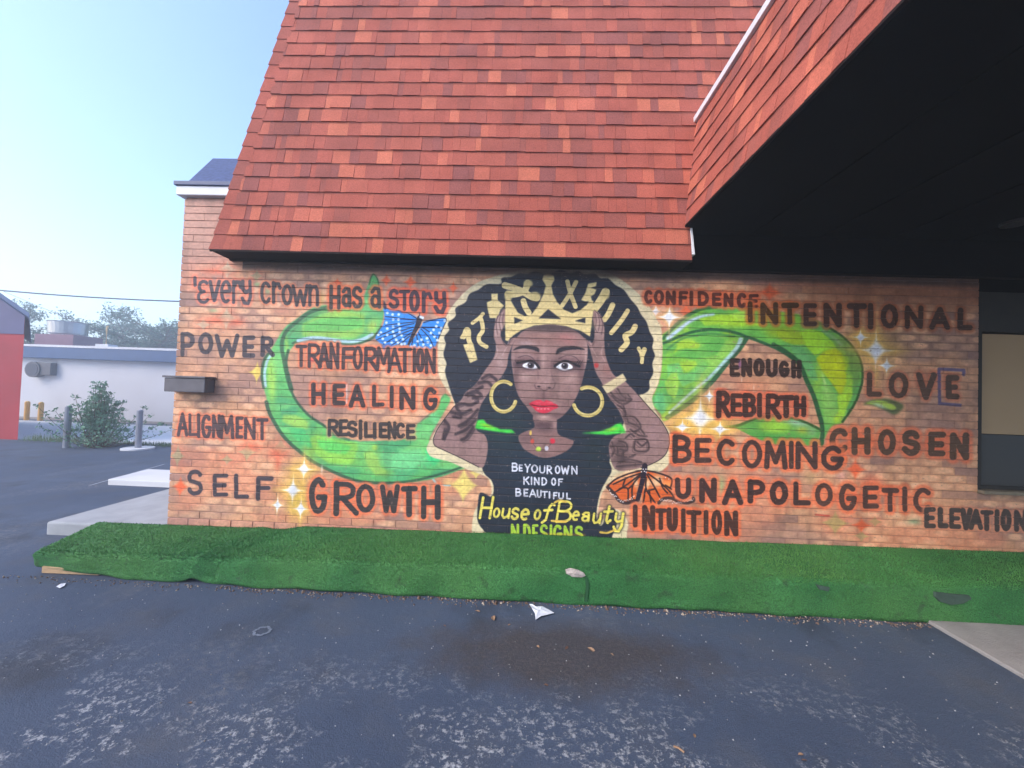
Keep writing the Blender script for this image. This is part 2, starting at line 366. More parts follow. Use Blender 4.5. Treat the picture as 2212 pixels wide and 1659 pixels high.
# ---- green ribbon, right
r7 = [(505, 660), (640, 540), (760, 445), (920, 372), (1100, 362), (1420, 372), (1640, 400)]
right = cr_spline(T('R7', r7), False)[:-1] + cr_spline(T('R8', [(280, 430), (420, 490), (520, 560), (630, 630), (720, 730), (775, 850), (788, 1000), (755, 1130), (700, 1250),
    (610, 1375), (520, 1410), (450, 1520), (420, 1620), (425, 1500), (430, 1420), (395, 1280), (340, 1120), (280, 1000), (245, 900), (150, 800), (20, 695)]), False)[:-1] + \
    cr_spline(T('R7', [(1560, 730), (1400, 672), (1350, 720), (1200, 900), (1000, 1150), (800, 1350), (545, 1540), (490, 1470), (390, 1340), (440, 1240), (495, 1050), (515, 800)]), False)
x0, y0, m = polymask(right, 1.5); GR = np.zeros((CH, CW), np.float32); hh, ww = m.shape; GR[y0:y0+hh, x0:x0+ww] = m
put(x0, y0, m, (108, 190, 84))
C[:] = mix(C, col((150, 206, 60)), GR*np.clip((noise(.25, .2, 31)-.45)*5, 0, .8))
C[:] = mix(C, col((92, 170, 92)), GR*np.clip((noise(.2, .25, 32)-.52)*6, 0, .7))
for a in [('R7', 900, 800, 260, 120, (104, 184, 84), .8, 1.6, 10), ('R7', 700, 720, 150, 60, (170, 210, 66), .9, 1.6, 10), ('R7', 640, 1050, 70, 120, (160, 214, 80), .9, 1.6, 0),
          ('R7', 780, 960, 120, 60, (160, 210, 70), .8, 1.2, -10), ('R7', 1000, 900, 60, 260, (160, 214, 90), .7, 1.2, -45), ('R7', 620, 1250, 120, 90, (86, 176, 96), .8, 1, 0),
          ('R7', 480, 1370, 70, 90, (110, 206, 130), .9, 1.5, 0), ('R7', 900, 1060, 60, 120, (116, 204, 120), .8, 1, 0), ('R7', 1250, 510, 260, 70, (176, 220, 56), .9, 1.6, 0),
          ('R7', 1750, 640, 200, 70, (158, 186, 40), .9, 1.5, 15), ('R8', 330, 620, 110, 60, (190, 240, 60), .9, 1.5, 20), ('R8', 540, 850, 110, 130, (190, 210, 20), .95, 2, -20),
          ('R8', 600, 1000, 45, 140, (176, 196, 20), .9, 1.6, 0), ('R8', 260, 800, 130, 60, (112, 186, 100), .9, 1.3, 50), ('R8', 600, 680, 100, 70, (130, 170, 80), .8, 1.2, 40),
          ('R8', 720, 900, 50, 170, (96, 146, 66), .85, 1.2, 0), ('R8', 480, 1170, 60, 140, (150, 206, 90), .8, 1.3, 0), ('R8', 400, 980, 40, 140, (170, 214, 60), .7, 1, 10),
          ('R8', 460, 1060, 12, 130, (206, 232, 150), .8, 1, -15), ('R8', 640, 1120, 40, 160, (180, 226, 50), .8, 1.2, 15), ('R8', 560, 1330, 60, 60, (190, 220, 60), .8, 1, 0)]:
    blob(*a[:5], a[5], a[6], a[7], a[8], clip=GR)
for f, p, c_, a_ in [
  ('R8', [(380, 810), (440, 750), (540, 715), (600, 760), (625, 880), (645, 1010), (600, 1140), (560, 1090), (500, 1010), (430, 920)], (196, 212, 14), .85), ('R8', [(540, 760), (600, 800), (590, 960), (520, 900)], (206, 222, 20), .7),
  ('R8', [(230, 575), (330, 560), (420, 570), (520, 660), (560, 715), (440, 745), (370, 790), (300, 720)], (176, 236, 50), .85), ('R8', [(20, 560), (160, 545), (230, 570), (290, 690), (180, 690), (80, 650)], (160, 190, 34), .8),
  ('R8', [(150, 690), (240, 700), (310, 780), (360, 900), (400, 1010), (340, 1000), (260, 880), (190, 790)], (106, 182, 110), .75), ('R8', [(430, 1010), (500, 1060), (560, 1150), (560, 1300), (500, 1390), (450, 1380), (440, 1200)], (140, 204, 96), .7),
  ('R8', [(560, 1140), (640, 1120), (690, 1000), (700, 1130), (620, 1320), (540, 1390), (580, 1260)], (180, 232, 56), .8), ('R8', [(620, 640), (700, 740), (750, 860), (760, 1000), (715, 1100), (700, 960), (660, 800), (600, 690)], (104, 156, 72), .7),
  ('R7', [(620, 850), (680, 740), (820, 715), (900, 745), (870, 830), (760, 790), (690, 800)], (168, 208, 62), .85), ('R7', [(640, 870), (760, 800), (900, 790), (1040, 700), (1150, 700), (1160, 790), (1000, 880), (800, 910)], (98, 178, 82), .8),
  ('R7', [(690, 930), (850, 925), (870, 960), (770, 1045), (720, 1000)], (166, 210, 70), .85), ('R7', [(560, 960), (680, 940), (730, 1050), (860, 1030), (850, 1130), (720, 1190), (670, 1100), (560, 1100)], (116, 206, 122), .8),
  ('R7', [(530, 1150), (600, 1045), (665, 1040), (680, 1200), (640, 1320), (560, 1260)], (164, 216, 84), .85), ('R7', [(1160, 720), (1300, 690), (1260, 790), (1100, 960), (960, 1120), (820, 1240), (900, 1080), (1050, 900)], (158, 212, 96), .6),
  ('R7', [(880, 480), (1120, 440), (1400, 470), (1560, 560), (1400, 560), (1150, 530), (950, 560)], (172, 222, 60), .8), ('R7', [(1200, 440), (1360, 400), (1420, 480), (1300, 500)], (190, 240, 90), .7),
  ('R7', [(420, 1340), (450, 1250), (520, 1260), (540, 1440), (500, 1480)], (104, 206, 130), .8)]:
    poly(f, p, c_, a_, 2.0, False, GR)
gl('R7', [(520, 690), (640, 560), (760, 460), (920, 385), (1060, 370)], 34, (50, 104, 60))
gl('R7', [(570, 690), (690, 590), (800, 510), (920, 460), (1040, 440)], 44, (190, 224, 244), 1.0, 7, 20)
gl('R7', [(520, 740), (640, 690), (800, 630), (960, 602), (1120, 605), (1260, 630), (1400, 680), (1560, 740), (1720, 810), (1860, 900)], 30, (44, 98, 62), .95)
gl('R7', [(560, 800), (700, 700), (850, 660), (1020, 640), (1250, 670)], 24, (66, 132, 76), .7)
gl('R7', [(1380, 690), (1300, 810), (1200, 920), (1040, 1120), (840, 1320), (560, 1510)], 46, (48, 100, 66), .95)
gl('R7', [(1320, 700), (1270, 800), (1160, 920), (1000, 1090), (800, 1260), (580, 1460)], 42, (184, 220, 232), .9, 6, 22)
gl('R8', [(0, 690), (120, 760), (230, 860), (290, 1000), (350, 1130), (400, 1290), (430, 1420), (425, 1560)], 38, (44, 92, 54), .95)
gl('R8', [(500, 545), (620, 625), (715, 730), (775, 850), (785, 1000), (755, 1120), (700, 1240), (610, 1370)], 20, (50, 88, 40), .95)
gl('R8', [(440, 570), (520, 620), (600, 690)], 26, (160, 190, 150), .5, 6)
leaf = [(1140, 1612), (1300, 1578), (1480, 1512), (1650, 1484), (1850, 1508), (2000, 1560), (2140, 1625), (2130, 1740), (2130, 1790), (1950, 1800), (1700, 1790), (1500, 1730), (1350, 1660), (1250, 1615)]
GF = poly('R7', leaf, (92, 166, 76), ret=True)
for a in [('S1', 1680, 110, 170, 80, (150, 204, 66), .95, 2.5, 0), ('S1', 1950, 100, 90, 60, (110, 170, 110), .8, 1.3, 0), ('S1', 1960, 150, 60, 40, (180, 190, 60), .8, 1, 0),
          ('S1', 2060, 150, 50, 60, (160, 200, 150), .6, 1, 0), ('S1', 1620, 240, 240, 60, (78, 154, 66), .9, 1.5, 0), ('S1', 1900, 70, 120, 26, (180, 216, 190), .8, 1, 5)]:
    blob(*a[:5], a[5], a[6], a[7], a[8], clip=GF)
gl('R7', [(1140, 1612), (1300, 1590), (1480, 1520), (1650, 1490), (1850, 1515), (2000, 1565), (2150, 1640)], 26, (56, 96, 44), .95)
poly('R8', [(790, 1215), (900, 1165), (1030, 1170), (1150, 1225), (1075, 1305), (960, 1255), (860, 1222)], (66, 92, 52), .8, 3)
poly('R8', [(820, 1205), (920, 1180), (1020, 1200), (1085, 1245), (1040, 1262), (940, 1225)], (176, 206, 80), .95, 1.5)
blob('R8', 930, 1225, 60, 16, (180, 214, 180), .8, 1, 20)

# ---- sparkles
YG = (236, 190, 84)
for a in [('R2', 1355, 905, 130, 150), ('R2', 1250, 1105, 150, 190), ('R2', 1325, 1280, 100, 150), ('R7', 900, 1525, 280, 300), ('R7', 715, 1612, 130, 110), ('R7', 1105, 1632, 150, 120),
          ('R8', 905, 740, 190, 230), ('R8', 770, 625, 90, 110)]:
    a = (a[0], a[1], a[2], a[3]*1.25, a[4]*1.22)
    star(*a, (255, 250, 236), 1.0, glow=YG, core=WHT, p=.42)
for a in [('R2', 1105, 1245, 70, 100), ('R7', 440, 410, 70, 100), ('R7', 580, 470, 150, 140), ('R7', 995, 1290, 75, 90), ('R8', 1000, 875, 90, 90)]:
    a = (a[0], a[1], a[2], a[3]*1.25, a[4]*1.22)
    star(*a, (252, 250, 246), 1.0, glow=(228, 170, 140), core=WHT, p=.48)

# ---- the woman: cream outline, hair, body
poly('R5', [(235, 1270), (200, 1190), (150, 1120), (110, 1040), (92, 940), (90, 840), (102, 740), (130, 630), (172, 520), (235, 415), (330, 310), (430, 235), (560, 185), (700, 145), (850, 118),
    (1080, 98), (1300, 98), (1500, 120), (1650, 185), (1780, 280), (1900, 400), (1985, 540), (2030, 640), (2038, 800), (2030, 950), (2000, 1100), (1950, 1220), (1975, 1330), (2040, 1430),
    (2100, 1520), (2132, 1620), (2128, 1700), (2090, 1800), (2000, 1870), (1850, 1905), (1700, 1945), (1590, 1985), (1520, 2040), (1495, 2130), (1475, 2260), (1490, 2300), (1540, 2260), (1580, 2190),
    (1670, 2200), (1735, 2290), (1730, 2390), (1690, 2540), (1400, 2545), (640, 2500), (500, 2470), (400, 2420), (395, 2300), (425, 2180), (500, 2110), (560, 2050), (545, 1950), (500, 1900),
    (350, 1845), (200, 1780), (50, 1740), (5, 1690), (5, 1640), (60, 1540), (140, 1420), (230, 1340)], (224, 210, 170), soft=1.2)
C[:] = mix(C, C*0.9, np.clip((n2-.5)*3, 0, .5))
BODY = poly('R5', [(240, 1262), (195, 1130), (160, 1000), (172, 930), (145, 850), (165, 760), (152, 700), (195, 640), (185, 580), (250, 520), (250, 450), (335, 400), (370, 330), (450, 290),
    (520, 245), (640, 240), (650, 190), (730, 180), (800, 150), (870, 155), (930, 132), (1010, 150), (1080, 145), (1160, 120), (1240, 150), (1310, 130), (1370, 158), (1450, 150), (1500, 190), (1570, 195),
    (1630, 250), (1700, 290), (1760, 370), (1820, 440), (1850, 500), (1900, 570), (1925, 650), (1960, 720), (1950, 790), (1972, 860), (1950, 930), (1958, 1010), (1925, 1080), (1925, 1150), (1880, 1190), (1830, 1210),
    (1800, 1300), (1700, 1450), (1640, 1700), (1580, 1760), (1600, 1850), (1560, 1930), (1510, 2020), (1480, 2130), (1468, 2260), (1510, 2330), (1600, 2180), (1640, 2230), (1640, 2330), (1600, 2440), (1620, 2560), (600, 2560),
    (585, 2460), (500, 2380), (440, 2280), (450, 2080), (480, 2045), (560, 2080), (580, 2010), (560, 1940), (500, 1880), (470, 1790), (420, 1500), (300, 1400)], INK, soft=1.0, ret=True)
blob('R6', 900, 620, 330, 280, (40, 56, 72), .6, clip=BODY); blob('R6', 650, 300, 200, 200, (34, 62, 60), .5, clip=BODY); blob('R6', 1450, 480, 120, 200, (40, 58, 60), .5, clip=BODY)
# hair curls, faint dry-brush
for i in range(110):
    t = rnd.random()*math.pi*1.25-.4; rr = rnd.uniform(.72, .97)
    x = 1060-math.cos(t)*880*rr; y = 820-math.sin(t)*690*rr
    stroke('R5', [(x-20, y), (x, y-14), (x+20, y)], 6, (58, 66, 84), .25, 3, clip=BODY)
# cream marks in the hair
def cm(*pts, w=None):
    if w: stroke('R5', pts, w*1.25, (220, 202, 142), 1, 1.5)
    else: poly('R5', list(pts), (220, 202, 142), smooth=False, soft=1)
cm((320, 700), (340, 640), (360, 650), (362, 720), (380, 770), w=34)
cm((300, 705), (345, 635), w=22)
cm((315, 765), (400, 750), (440, 895), (375, 925))
cm((395, 580), (450, 540), (485, 500), w=26); cm((465, 540), (480, 590), (482, 650), (450, 700), (460, 750), (515, 785), w=30)
cm((560, 325), (615, 325), (615, 380), (670, 430), (640, 460), (610, 540), (545, 535), (525, 450), (520, 400), (560, 385))
cm((675, 255), (760, 280), (830, 310), (900, 350), (950, 365), w=46); cm((870, 235), (845, 300), (770, 330), (700, 330), w=46)
blob('R5', 875, 240, 42, 36, (206, 188, 128), 1, 3); blob('R5', 935, 350, 52, 42, (206, 188, 128), 1, 3); blob('R5', 705, 345, 36, 50, (206, 188, 128), 1, 3)
cm((835, 390), (850, 440), (880, 490), w=40)
cm((1215, 220), (1240, 320), (1285, 440), w=30); cm((1290, 225), (1235, 330), (1170, 430), w=30)
cm((1395, 240), (1470, 225), (1465, 260), (1420, 275), (1468, 290), (1450, 330), (1420, 350), (1430, 395), (1360, 390), (1335, 380), (1370, 320))
cm((1545, 310), (1500, 390), (1450, 455), w=56); blob('R5', 1545, 335, 36, 44, (206, 188, 128), 1, 3)
cm((1605, 425), (1570, 500), (1535, 550), w=38); cm((1735, 475), (1680, 560), (1595, 665), w=32)
cm((1800, 610), (1770, 660), (1715, 690), (1730, 750), (1680, 810), w=38); cm((1830, 800), (1860, 860), (1858, 920), w=26); cm((1880, 810), (1860, 860), w=34)
# arms
SK, SD, SH, TA = (150, 119, 114), (112, 86, 86), (180, 152, 146), (70, 58, 62)
AL = poly('R5', [(665, 458), (620, 520), (585, 610), (578, 690), (600, 770), (590, 850), (560, 910), (495, 1000), (420, 1110), (335, 1180), (300, 1240), (235, 1300), (160, 1400), (90, 1500),
    (57, 1580), (70, 1640), (150, 1680), (300, 1750), (450, 1825), (495, 1815), (522, 1720), (528, 1620), (500, 1545), (430, 1500), (440, 1400), (465, 1300), (510, 1220), (590, 1110),
    (655, 1030), (695, 950), (705, 870), (740, 770), (782, 705), (735, 712), (700, 765), (655, 730), (640, 660), (690, 560), (705, 480)], SK, soft=1, ret=True)
AR = poly('R5', [(1425, 480), (1480, 485), (1515, 550), (1535, 640), (1535, 740), (1545, 850), (1575, 950), (1620, 1030), (1710, 1080), (1750, 1120), (1830, 1205), (1920, 1310), (2005, 1400), (2070, 1500),
    (2095, 1570), (2090, 1650), (2050, 1730), (1960, 1790), (1850, 1830), (1700, 1860), (1630, 1840), (1590, 1760), (1575, 1640), (1620, 1560), (1700, 1530), (1725, 1500), (1690, 1400), (1650, 1320),
    (1570, 1210), (1510, 1090), (1460, 1000), (1430, 880), (1405, 790), (1360, 705), (1410, 745), (1440, 740), (1452, 650), (1440, 560)], SK, soft=1, ret=True)
for a in [('R5', 620, 620, 30, 90, SH), ('R5', 640, 900, 40, 90, SH), ('R5', 400, 1210, 60, 50, SH), ('R5', 330, 1330, 60, 40, SH), ('R6', 400, 430, 90, 60, (160, 126, 122)), ('R6', 200, 400, 90, 40, (150, 118, 116))]:
    blob(*a, .7, clip=AL)
for a in [('R5', 1490, 650, 30, 90, SH), ('R5', 1560, 980, 40, 60, (150, 104, 98)), ('R5', 1800, 1300, 60, 120, (152, 122, 122)), ('R6', 1960, 320, 70, 120, (156, 124, 124))]:
    blob(*a, .7, clip=AR)
for q in [[(610, 520), (600, 600), (612, 680)], [(640, 500), (625, 570), (640, 650)], [(665, 500), (655, 560), (665, 620)]]:
    stroke('R5', q, 8, SD, .8, 2)
    stroke('R5', [(2120-x, y) for x, y in q], 8, SD, .8, 2)
for q in [[(598, 540), (588, 620), (598, 700)], [(626, 500), (612, 590), (626, 660)], [(652, 490), (640, 560), (652, 640)], [(600, 780), (610, 840), (580, 900)], [(710, 730), (690, 790), (650, 860)]]:
    stroke('R5', q, 9, (188, 160, 154), .7, 3); stroke('R5', [(2118-x, y+8) for x, y in q], 9, (182, 152, 146), .7, 3)
for q in [[(578, 690), (585, 600), (622, 515), (668, 460)], [(700, 480), (690, 560), (645, 655)]]:
    stroke('R5', q, 5, (70, 50, 54), .8, 2); stroke('R5', [(2118-x, y+8) for x, y in q], 5, (70, 50, 54), .8, 2)
stroke('R5', [(660, 740), (690, 780), (740, 720)], 10, SD, .7, 2); stroke('R5', [(1450, 740), (1420, 780), (1370, 720)], 10, SD, .7, 2)
# tattoos
tl = [[(480, 1060), (540, 1030), (600, 1070)], [(450, 1100), (520, 1090), (560, 1120)], [(340, 1200), (420, 1170), (470, 1210), (400, 1230)], [(380, 1190), (430, 1230)], [(250, 1300), (300, 1360), (380, 1330)],
      [(210, 1350), (280, 1370), (290, 1400), (230, 1390)], [(440, 1330), (360, 1420), (280, 1470)], [(420, 1420), (340, 1500), (250, 1540)], [(400, 1480), (350, 1560), (300, 1590)], [(150, 1420), (190, 1480), (150, 1580)],
      [(160, 1500), (140, 1580)], [(480, 1130), (430, 1160)], [(260, 1250), (250, 1290), (300, 1280)], [(320, 1280), (380, 1290), (440, 1260)]]
for x_, y_, a_, b2_ in ((420, 1120, 70, 30), (400, 1190, 60, 26), (260, 1370, 60, 36), (160, 1470, 30, 70), (340, 1450, 70, 30), (380, 1520, 60, 24)): blob('R5', x_, y_, a_, b2_, (84, 66, 68), .65, 1, -30, clip=AL)
for q in tl: stroke('R5', q, 26, (60, 48, 54), .92, 5, clip=AL)
for q in tl[::2]: stroke('R5', [(x+14, y+18) for x, y in q], 12, (60, 50, 56), .6, 4, clip=AL)
trr = [[(1580, 1170), (1640, 1230), (1700, 1250)], [(1600, 1210), (1680, 1280), (1760, 1250), (1740, 1200)], [(1650, 1150), (1700, 1220), (1770, 1240)], [(1650, 1290), (1700, 1330), (1720, 1400)],
       [(1700, 1300), (1720, 1360), (1740, 1440)], [(1720, 1380), (1800, 1400), (1850, 1480), (1790, 1520)], [(1750, 1440), (1830, 1480), (1880, 1540)], [(1760, 1500), (1830, 1550), (1900, 1560)],
       [(1800, 1590), (1900, 1590), (1910, 1680), (1800, 1680), (1800, 1600)], [(1820, 1610), (1860, 1640), (1900, 1610)], [(1660, 1600), (1720, 1620), (1730, 1680), (1670, 1670)], [(1600, 1610), (1620, 1680), (1600, 1730)],
       [(1640, 1720), (1720, 1740), (1800, 1720)], [(1660, 1780), (1740, 1760), (1850, 1780)], [(1640, 1820), (1760, 1810), (1860, 1800)], [(1720, 1570), (1760, 1540), (1790, 1560)], [(1600, 1130), (1560, 1160)],
       [(1700, 1690), (1690, 1780)], [(1590, 1650), (1640, 1640), (1650, 1700)]]
for q in trr: stroke('R5', q, 15, (66, 52, 54), .92, 4, clip=AR)
for q in trr: stroke('R5', [(x-16, y+16) for x, y in q], 7, (82, 64, 66), .7, 3, clip=AR)
for x_, y_, a_, b2_ in ((1680, 1230, 70, 34), (1740, 1380, 50, 60), (1800, 1460, 60, 40), (1680, 1640, 70, 40), (1720, 1770, 90, 36)): blob('R5', x_, y_, a_, b2_, (96, 76, 76), .6, 1, 30, clip=AR)
blob('R6', 1650, 570, 80, 50, (84, 66, 66), .6, clip=AR); blob('R6', 1640, 430, 60, 50, (90, 72, 72), .5, clip=AR); blob('R5', 1700, 1200, 60, 60, (90, 74, 74), .5, clip=AR)
blob('R5', 1465, 945, 20, 24, (190, 50, 52), .9, 2)
stroke('R5', [(57, 1580), (90, 1500), (160, 1400), (235, 1300)], 7, (50, 42, 44), .9); stroke('R5', [(57, 1585), (70, 1640), (150, 1680), (300, 1750), (450, 1825)], 8, (60, 50, 50), .9)
stroke('R5', [(1830, 1205), (1920, 1310), (2005, 1400), (2070, 1500), (2095, 1570), (2090, 1650), (2050, 1730), (1960, 1790), (1850, 1830)], 8, (56, 46, 46), .9)
# crown
CC = (222, 202, 140)
poly('R5', [(680, 728), (678, 560), (680, 380), (720, 372), (748, 420), (790, 490), (850, 520), (910, 500), (960, 430), (1010, 330), (1030, 255), (1000, 205), (1010, 165), (1052, 152), (1098, 168), (1106, 205),
     (1078, 255), (1092, 330), (1130, 400), (1190, 465), (1260, 495), (1330, 465), (1385, 420), (1405, 385), (1442, 388), (1440, 470), (1412, 697), (1330, 645), (1200, 605), (1060, 590), (930, 600), (820, 640), (745, 690), (700, 735)], CC, smooth=False, soft=1.2)
for x in (790, 1060, 1330): blob('R5', x, 600, 120, 40, (222, 206, 150), .5, 1.5)
for q in [[(1050, 458), (1162, 545), (968, 540)], [(757, 528), (832, 556), (757, 586)], [(1372, 530), (1280, 562), (1372, 580)]]: poly('R5', q, INK, smooth=False, soft=1)
# ears, hair behind face, face and neck
for f, p in [('R5', [(925, 1380), (930, 1480), (800, 1545), (820, 1640), (890, 1700), (1020, 1745), (1150, 1715), (1240, 1660), (1270, 1600), (1230, 1580), (1135, 1535), (1125, 1420), (1110, 1380)])]:
    NK = poly(f, p, (136, 104, 100), soft=1, ret=True)
blob('R5', 1020, 1470, 110, 50, (84, 64, 68), .85, 1.3, clip=NK); blob('R5', 1110, 1460, 26, 50, (176, 142, 136), .7, clip=NK); blob('R5', 1000, 1650, 160, 60, (150, 116, 112), .7, clip=NK); blob('R5', 850, 1580, 60, 60, (104, 82, 84), .6, clip=NK)
FACE = poly('R5', [(742, 770), (790, 690), (850, 640), (950, 606), (1060, 592), (1180, 606), (1290, 650), (1370, 720), (1392, 800), (1385, 900), (1362, 1000), (1335, 1110), (1295, 1215), (1235, 1315), (1160, 1395),
     (1085, 1428), (1010, 1430), (935, 1392), (865, 1305), (800, 1220), (765, 1120), (745, 1000), (730, 880)], (150, 118, 113), soft=1.2, ret=True)
for a in [('R5', 1060, 620, 320, 42, (60, 52, 54), .8, 1.4), ('R5', 1030, 720, 220, 50, (132, 96, 90), .7, 1), ('R5', 1010, 860, 34, 160, (172, 138, 130), .5, 1), ('R5', 1050, 1080, 30, 70, (178, 146, 140), .5, 1),
          ('R5', 860, 1060, 70, 50, (164, 132, 126), .65, 1), ('R5', 1230, 1080, 80, 60, (162, 130, 124), .65, 1), ('R5', 760, 1100, 40, 180, (100, 76, 76), .7, 1), ('R5', 1340, 1080, 36, 180, (106, 80, 80), .7, 1),
          ('R5', 880, 1290, 60, 110, (110, 84, 82), .6, 1), ('R5', 1210, 1260, 60, 110, (112, 86, 84), .6, 1), ('R5', 1010, 1395, 60, 22, (178, 144, 134), .7, 1), ('R5', 1350, 830, 30, 90, (176, 142, 134), .5, 1),
          ('R5', 860, 900, 110, 46, (118, 88, 90), .7, 1), ('R5', 1210, 900, 120, 46, (112, 84, 86), .7, 1), ('R5', 880, 760, 90, 26, (160, 128, 122), .5, 1), ('R5', 1230, 740, 80, 40, (158, 108, 104), .5, 1),
          ('R5', 870, 950, 110, 40, (74, 58, 64), .75, 1.2), ('R5', 1200, 960, 120, 42, (70, 56, 62), .75, 1.2), ('R5', 870, 860, 90, 16, (176, 146, 142), .6, 1), ('R5', 1240, 860, 90, 16, (184, 152, 146), .6, 1),
          ('R5', 950, 1190, 90, 60, (128, 96, 92), .5, 1), ('R5', 1100, 1200, 90, 60, (128, 96, 92), .5, 1), ('R5', 1010, 1205, 12, 40, (90, 66, 66), .8, 1), ('R5', 1020, 1370, 110, 18, (86, 62, 62), .6, 1)]:
    blob(*a[:5], a[5], a[6], a[7], clip=FACE)
stroke('R5', [(960, 880), (950, 960), (965, 1040), (940, 1100)], 12, (112, 84, 84), .5, 5); stroke('R5', [(1080, 900), (1075, 980), (1085, 1050), (1110, 1100)], 12, (108, 82, 82), .5, 5)
for a in [('R5', 1000, 690, 150, 26, (158, 120, 110), .6, 1), ('R5', 1200, 700, 70, 36, (186, 122, 118), .6, 1), ('R5', 860, 755, 70, 20, (184, 158, 158), .6, 1), ('R5', 1005, 900, 18, 100, (190, 158, 150), .55, 1),
          ('R5', 850, 1040, 50, 26, (190, 158, 150), .6, 1), ('R5', 1250, 1050, 60, 30, (190, 156, 148), .6, 1), ('R5', 880, 1185, 60, 46, (172, 138, 130), .45, 1), ('R5', 1160, 1190, 60, 46, (172, 138, 130), .45, 1),
          ('R5', 1375, 880, 14, 120, (196, 166, 160), .6, 1), ('R5', 746, 940, 12, 110, (176, 146, 142), .6, 1), ('R5', 1012, 1390, 60, 14, (204, 172, 160), .7, 1), ('R5', 940, 850, 40, 16, (120, 86, 84), .6, 1)]:
    blob(*a[:5], a[5], a[6], a[7], clip=FACE)
for a in [('R5', 790, 940, 46, 26, (66, 50, 58), .7, 1), ('R5', 1305, 945, 50, 28, (60, 46, 54), .7, 1), ('R5', 955, 930, 26, 30, (84, 64, 68), .6, 1), ('R5', 1105, 940, 26, 30, (84, 64, 68), .6, 1), ('R5', 1330, 1000, 30, 60, (108, 82, 82), .6, 1),
          ('R5', 775, 1010, 26, 60, (108, 82, 82), .5, 1), ('R5', 1010, 1215, 50, 30, (110, 80, 80), .5, 1), ('R5', 900, 1390, 60, 24, (92, 68, 70), .6, 1), ('R5', 1130, 1380, 60, 26, (92, 68, 70), .6, 1), ('R5', 820, 800, 60, 14, (186, 158, 152), .5, 1)]:
    blob(*a[:5], a[5], a[6], a[7], clip=FACE)
# brows, lids, eyes
poly('R5', [(745, 815), (790, 782), (860, 772), (930, 780), (970, 800), (968, 830), (920, 812), (840, 798), (780, 808)], (44, 40, 46), soft=1)
poly('R5', [(1118, 850), (1130, 806), (1180, 785), (1260, 778), (1330, 790), (1370, 812), (1300, 808), (1210, 815), (1150, 835)], (44, 40, 46), soft=1)
stroke('R5', [(790, 880), (850, 862), (910, 880), (945, 930)], 8, (80, 60, 64), .8, 2); stroke('R5', [(1140, 890), (1200, 862), (1270, 870), (1320, 910)], 8, (80, 60, 64), .8, 2)
poly('R5', [(828, 945), (858, 922), (900, 914), (940, 940), (955, 972), (905, 974), (852, 966)], (244, 248, 255), soft=1)
poly('R5', [(1118, 957), (1148, 928), (1190, 916), (1240, 934), (1264, 962), (1240, 978), (1190, 986), (1148, 978)], (244, 248, 255), soft=1)
stroke('R5', [(782, 925), (845, 916), (905, 908), (950, 940), (972, 972)], 20, (34, 30, 36), .95, 2); stroke('R5', [(1106, 955), (1150, 922), (1200, 908), (1262, 928), (1318, 955)], 21, (34, 30, 36), .95, 2)
for x, y in ((899, 944), (1192, 950)): blob('R5', x, y, 31, 30, (52, 42, 48), 1, 4); blob('R5', x, y, 13, 14, (18, 18, 24), 1, 4); blob('R5', x-8, y-8, 5, 5, (240, 240, 250), .9, 2)
stroke('R5', [(840, 975), (900, 985), (950, 978)], 6, (60, 46, 52), .8, 2); stroke('R5', [(1140, 985), (1190, 998), (1250, 985)], 6, (60, 46, 52), .8, 2)
for x in (1290, 1310, 1328): stroke('R5', [(x, 935), (x+18, 905)], 5, (36, 30, 36), .8, 1.5)
for x in (780, 800): stroke('R5', [(x, 925), (x-16, 905)], 5, (36, 30, 36), .8, 1.5)
# nose
blob('R5', 960, 1105, 36, 34, (158, 124, 120), .7, 1.2, clip=FACE); blob('R5', 1085, 1105, 36, 34, (150, 118, 114), .7, 1.2, clip=FACE); blob('R5', 1018, 1100, 40, 36, (168, 134, 130), .7, 1.2, clip=FACE)
stroke('R5', [(932, 1115), (945, 1145), (985, 1150), (1015, 1165), (1050, 1150), (1090, 1148), (1108, 1110)], 9, (84, 62, 64), .8, 3)
blob('R5', 968, 1130, 16, 8, (46, 34, 38), .95, 1.5); blob('R5', 1058, 1138, 16, 8, (46, 34, 38), .95, 1.5)
# lips
poly('R5', [(888, 1275), (940, 1248), (985, 1245), (1010, 1258), (1035, 1246), (1080, 1262), (1140, 1300), (1090, 1330), (1050, 1352), (1000, 1360), (950, 1340), (915, 1305)], (206, 52, 72), soft=1)
stroke('R5', [(895, 1280), (960, 1300), (1010, 1302), (1070, 1296), (1135, 1300)], 8, (120, 22, 40), .9, 2)
for x in (960, 990, 1020, 1050): blob('R5', x, 1322, 12, 7, (240, 150, 160), .8, 1.5)
blob('R5', 960, 1268, 30, 8, (226, 96, 106), .7, 1); blob('R5', 1060, 1270, 30, 8, (226, 96, 106), .7, 1)
# hoops
def ring(cx, cy, rx, ry, w, a0=0, a1=360):
    stroke('R5', [(cx+rx*math.cos(R(a0+(a1-a0)*k/28)), cy+ry*math.sin(R(a0+(a1-a0)*k/28))) for k in range(29)], w, (204, 184, 108), 1, 1.5)
    stroke('R5', [(cx+(rx-w*.25)*math.cos(R(a0+(a1-a0)*k/28)), cy+(ry-w*.25)*math.sin(R(a0+(a1-a0)*k/28))) for k in range(29)], w*.28, (226, 212, 150), .7, 2)
ring(664, 1216, 108, 130, 32, 20, 305); ring(1392, 1258, 124, 122, 32, -115, 165)
poly('R5', [(1515, 1125), (1695, 1014), (1730, 1072), (1560, 1192)], (208, 192, 150), smooth=False, soft=1)
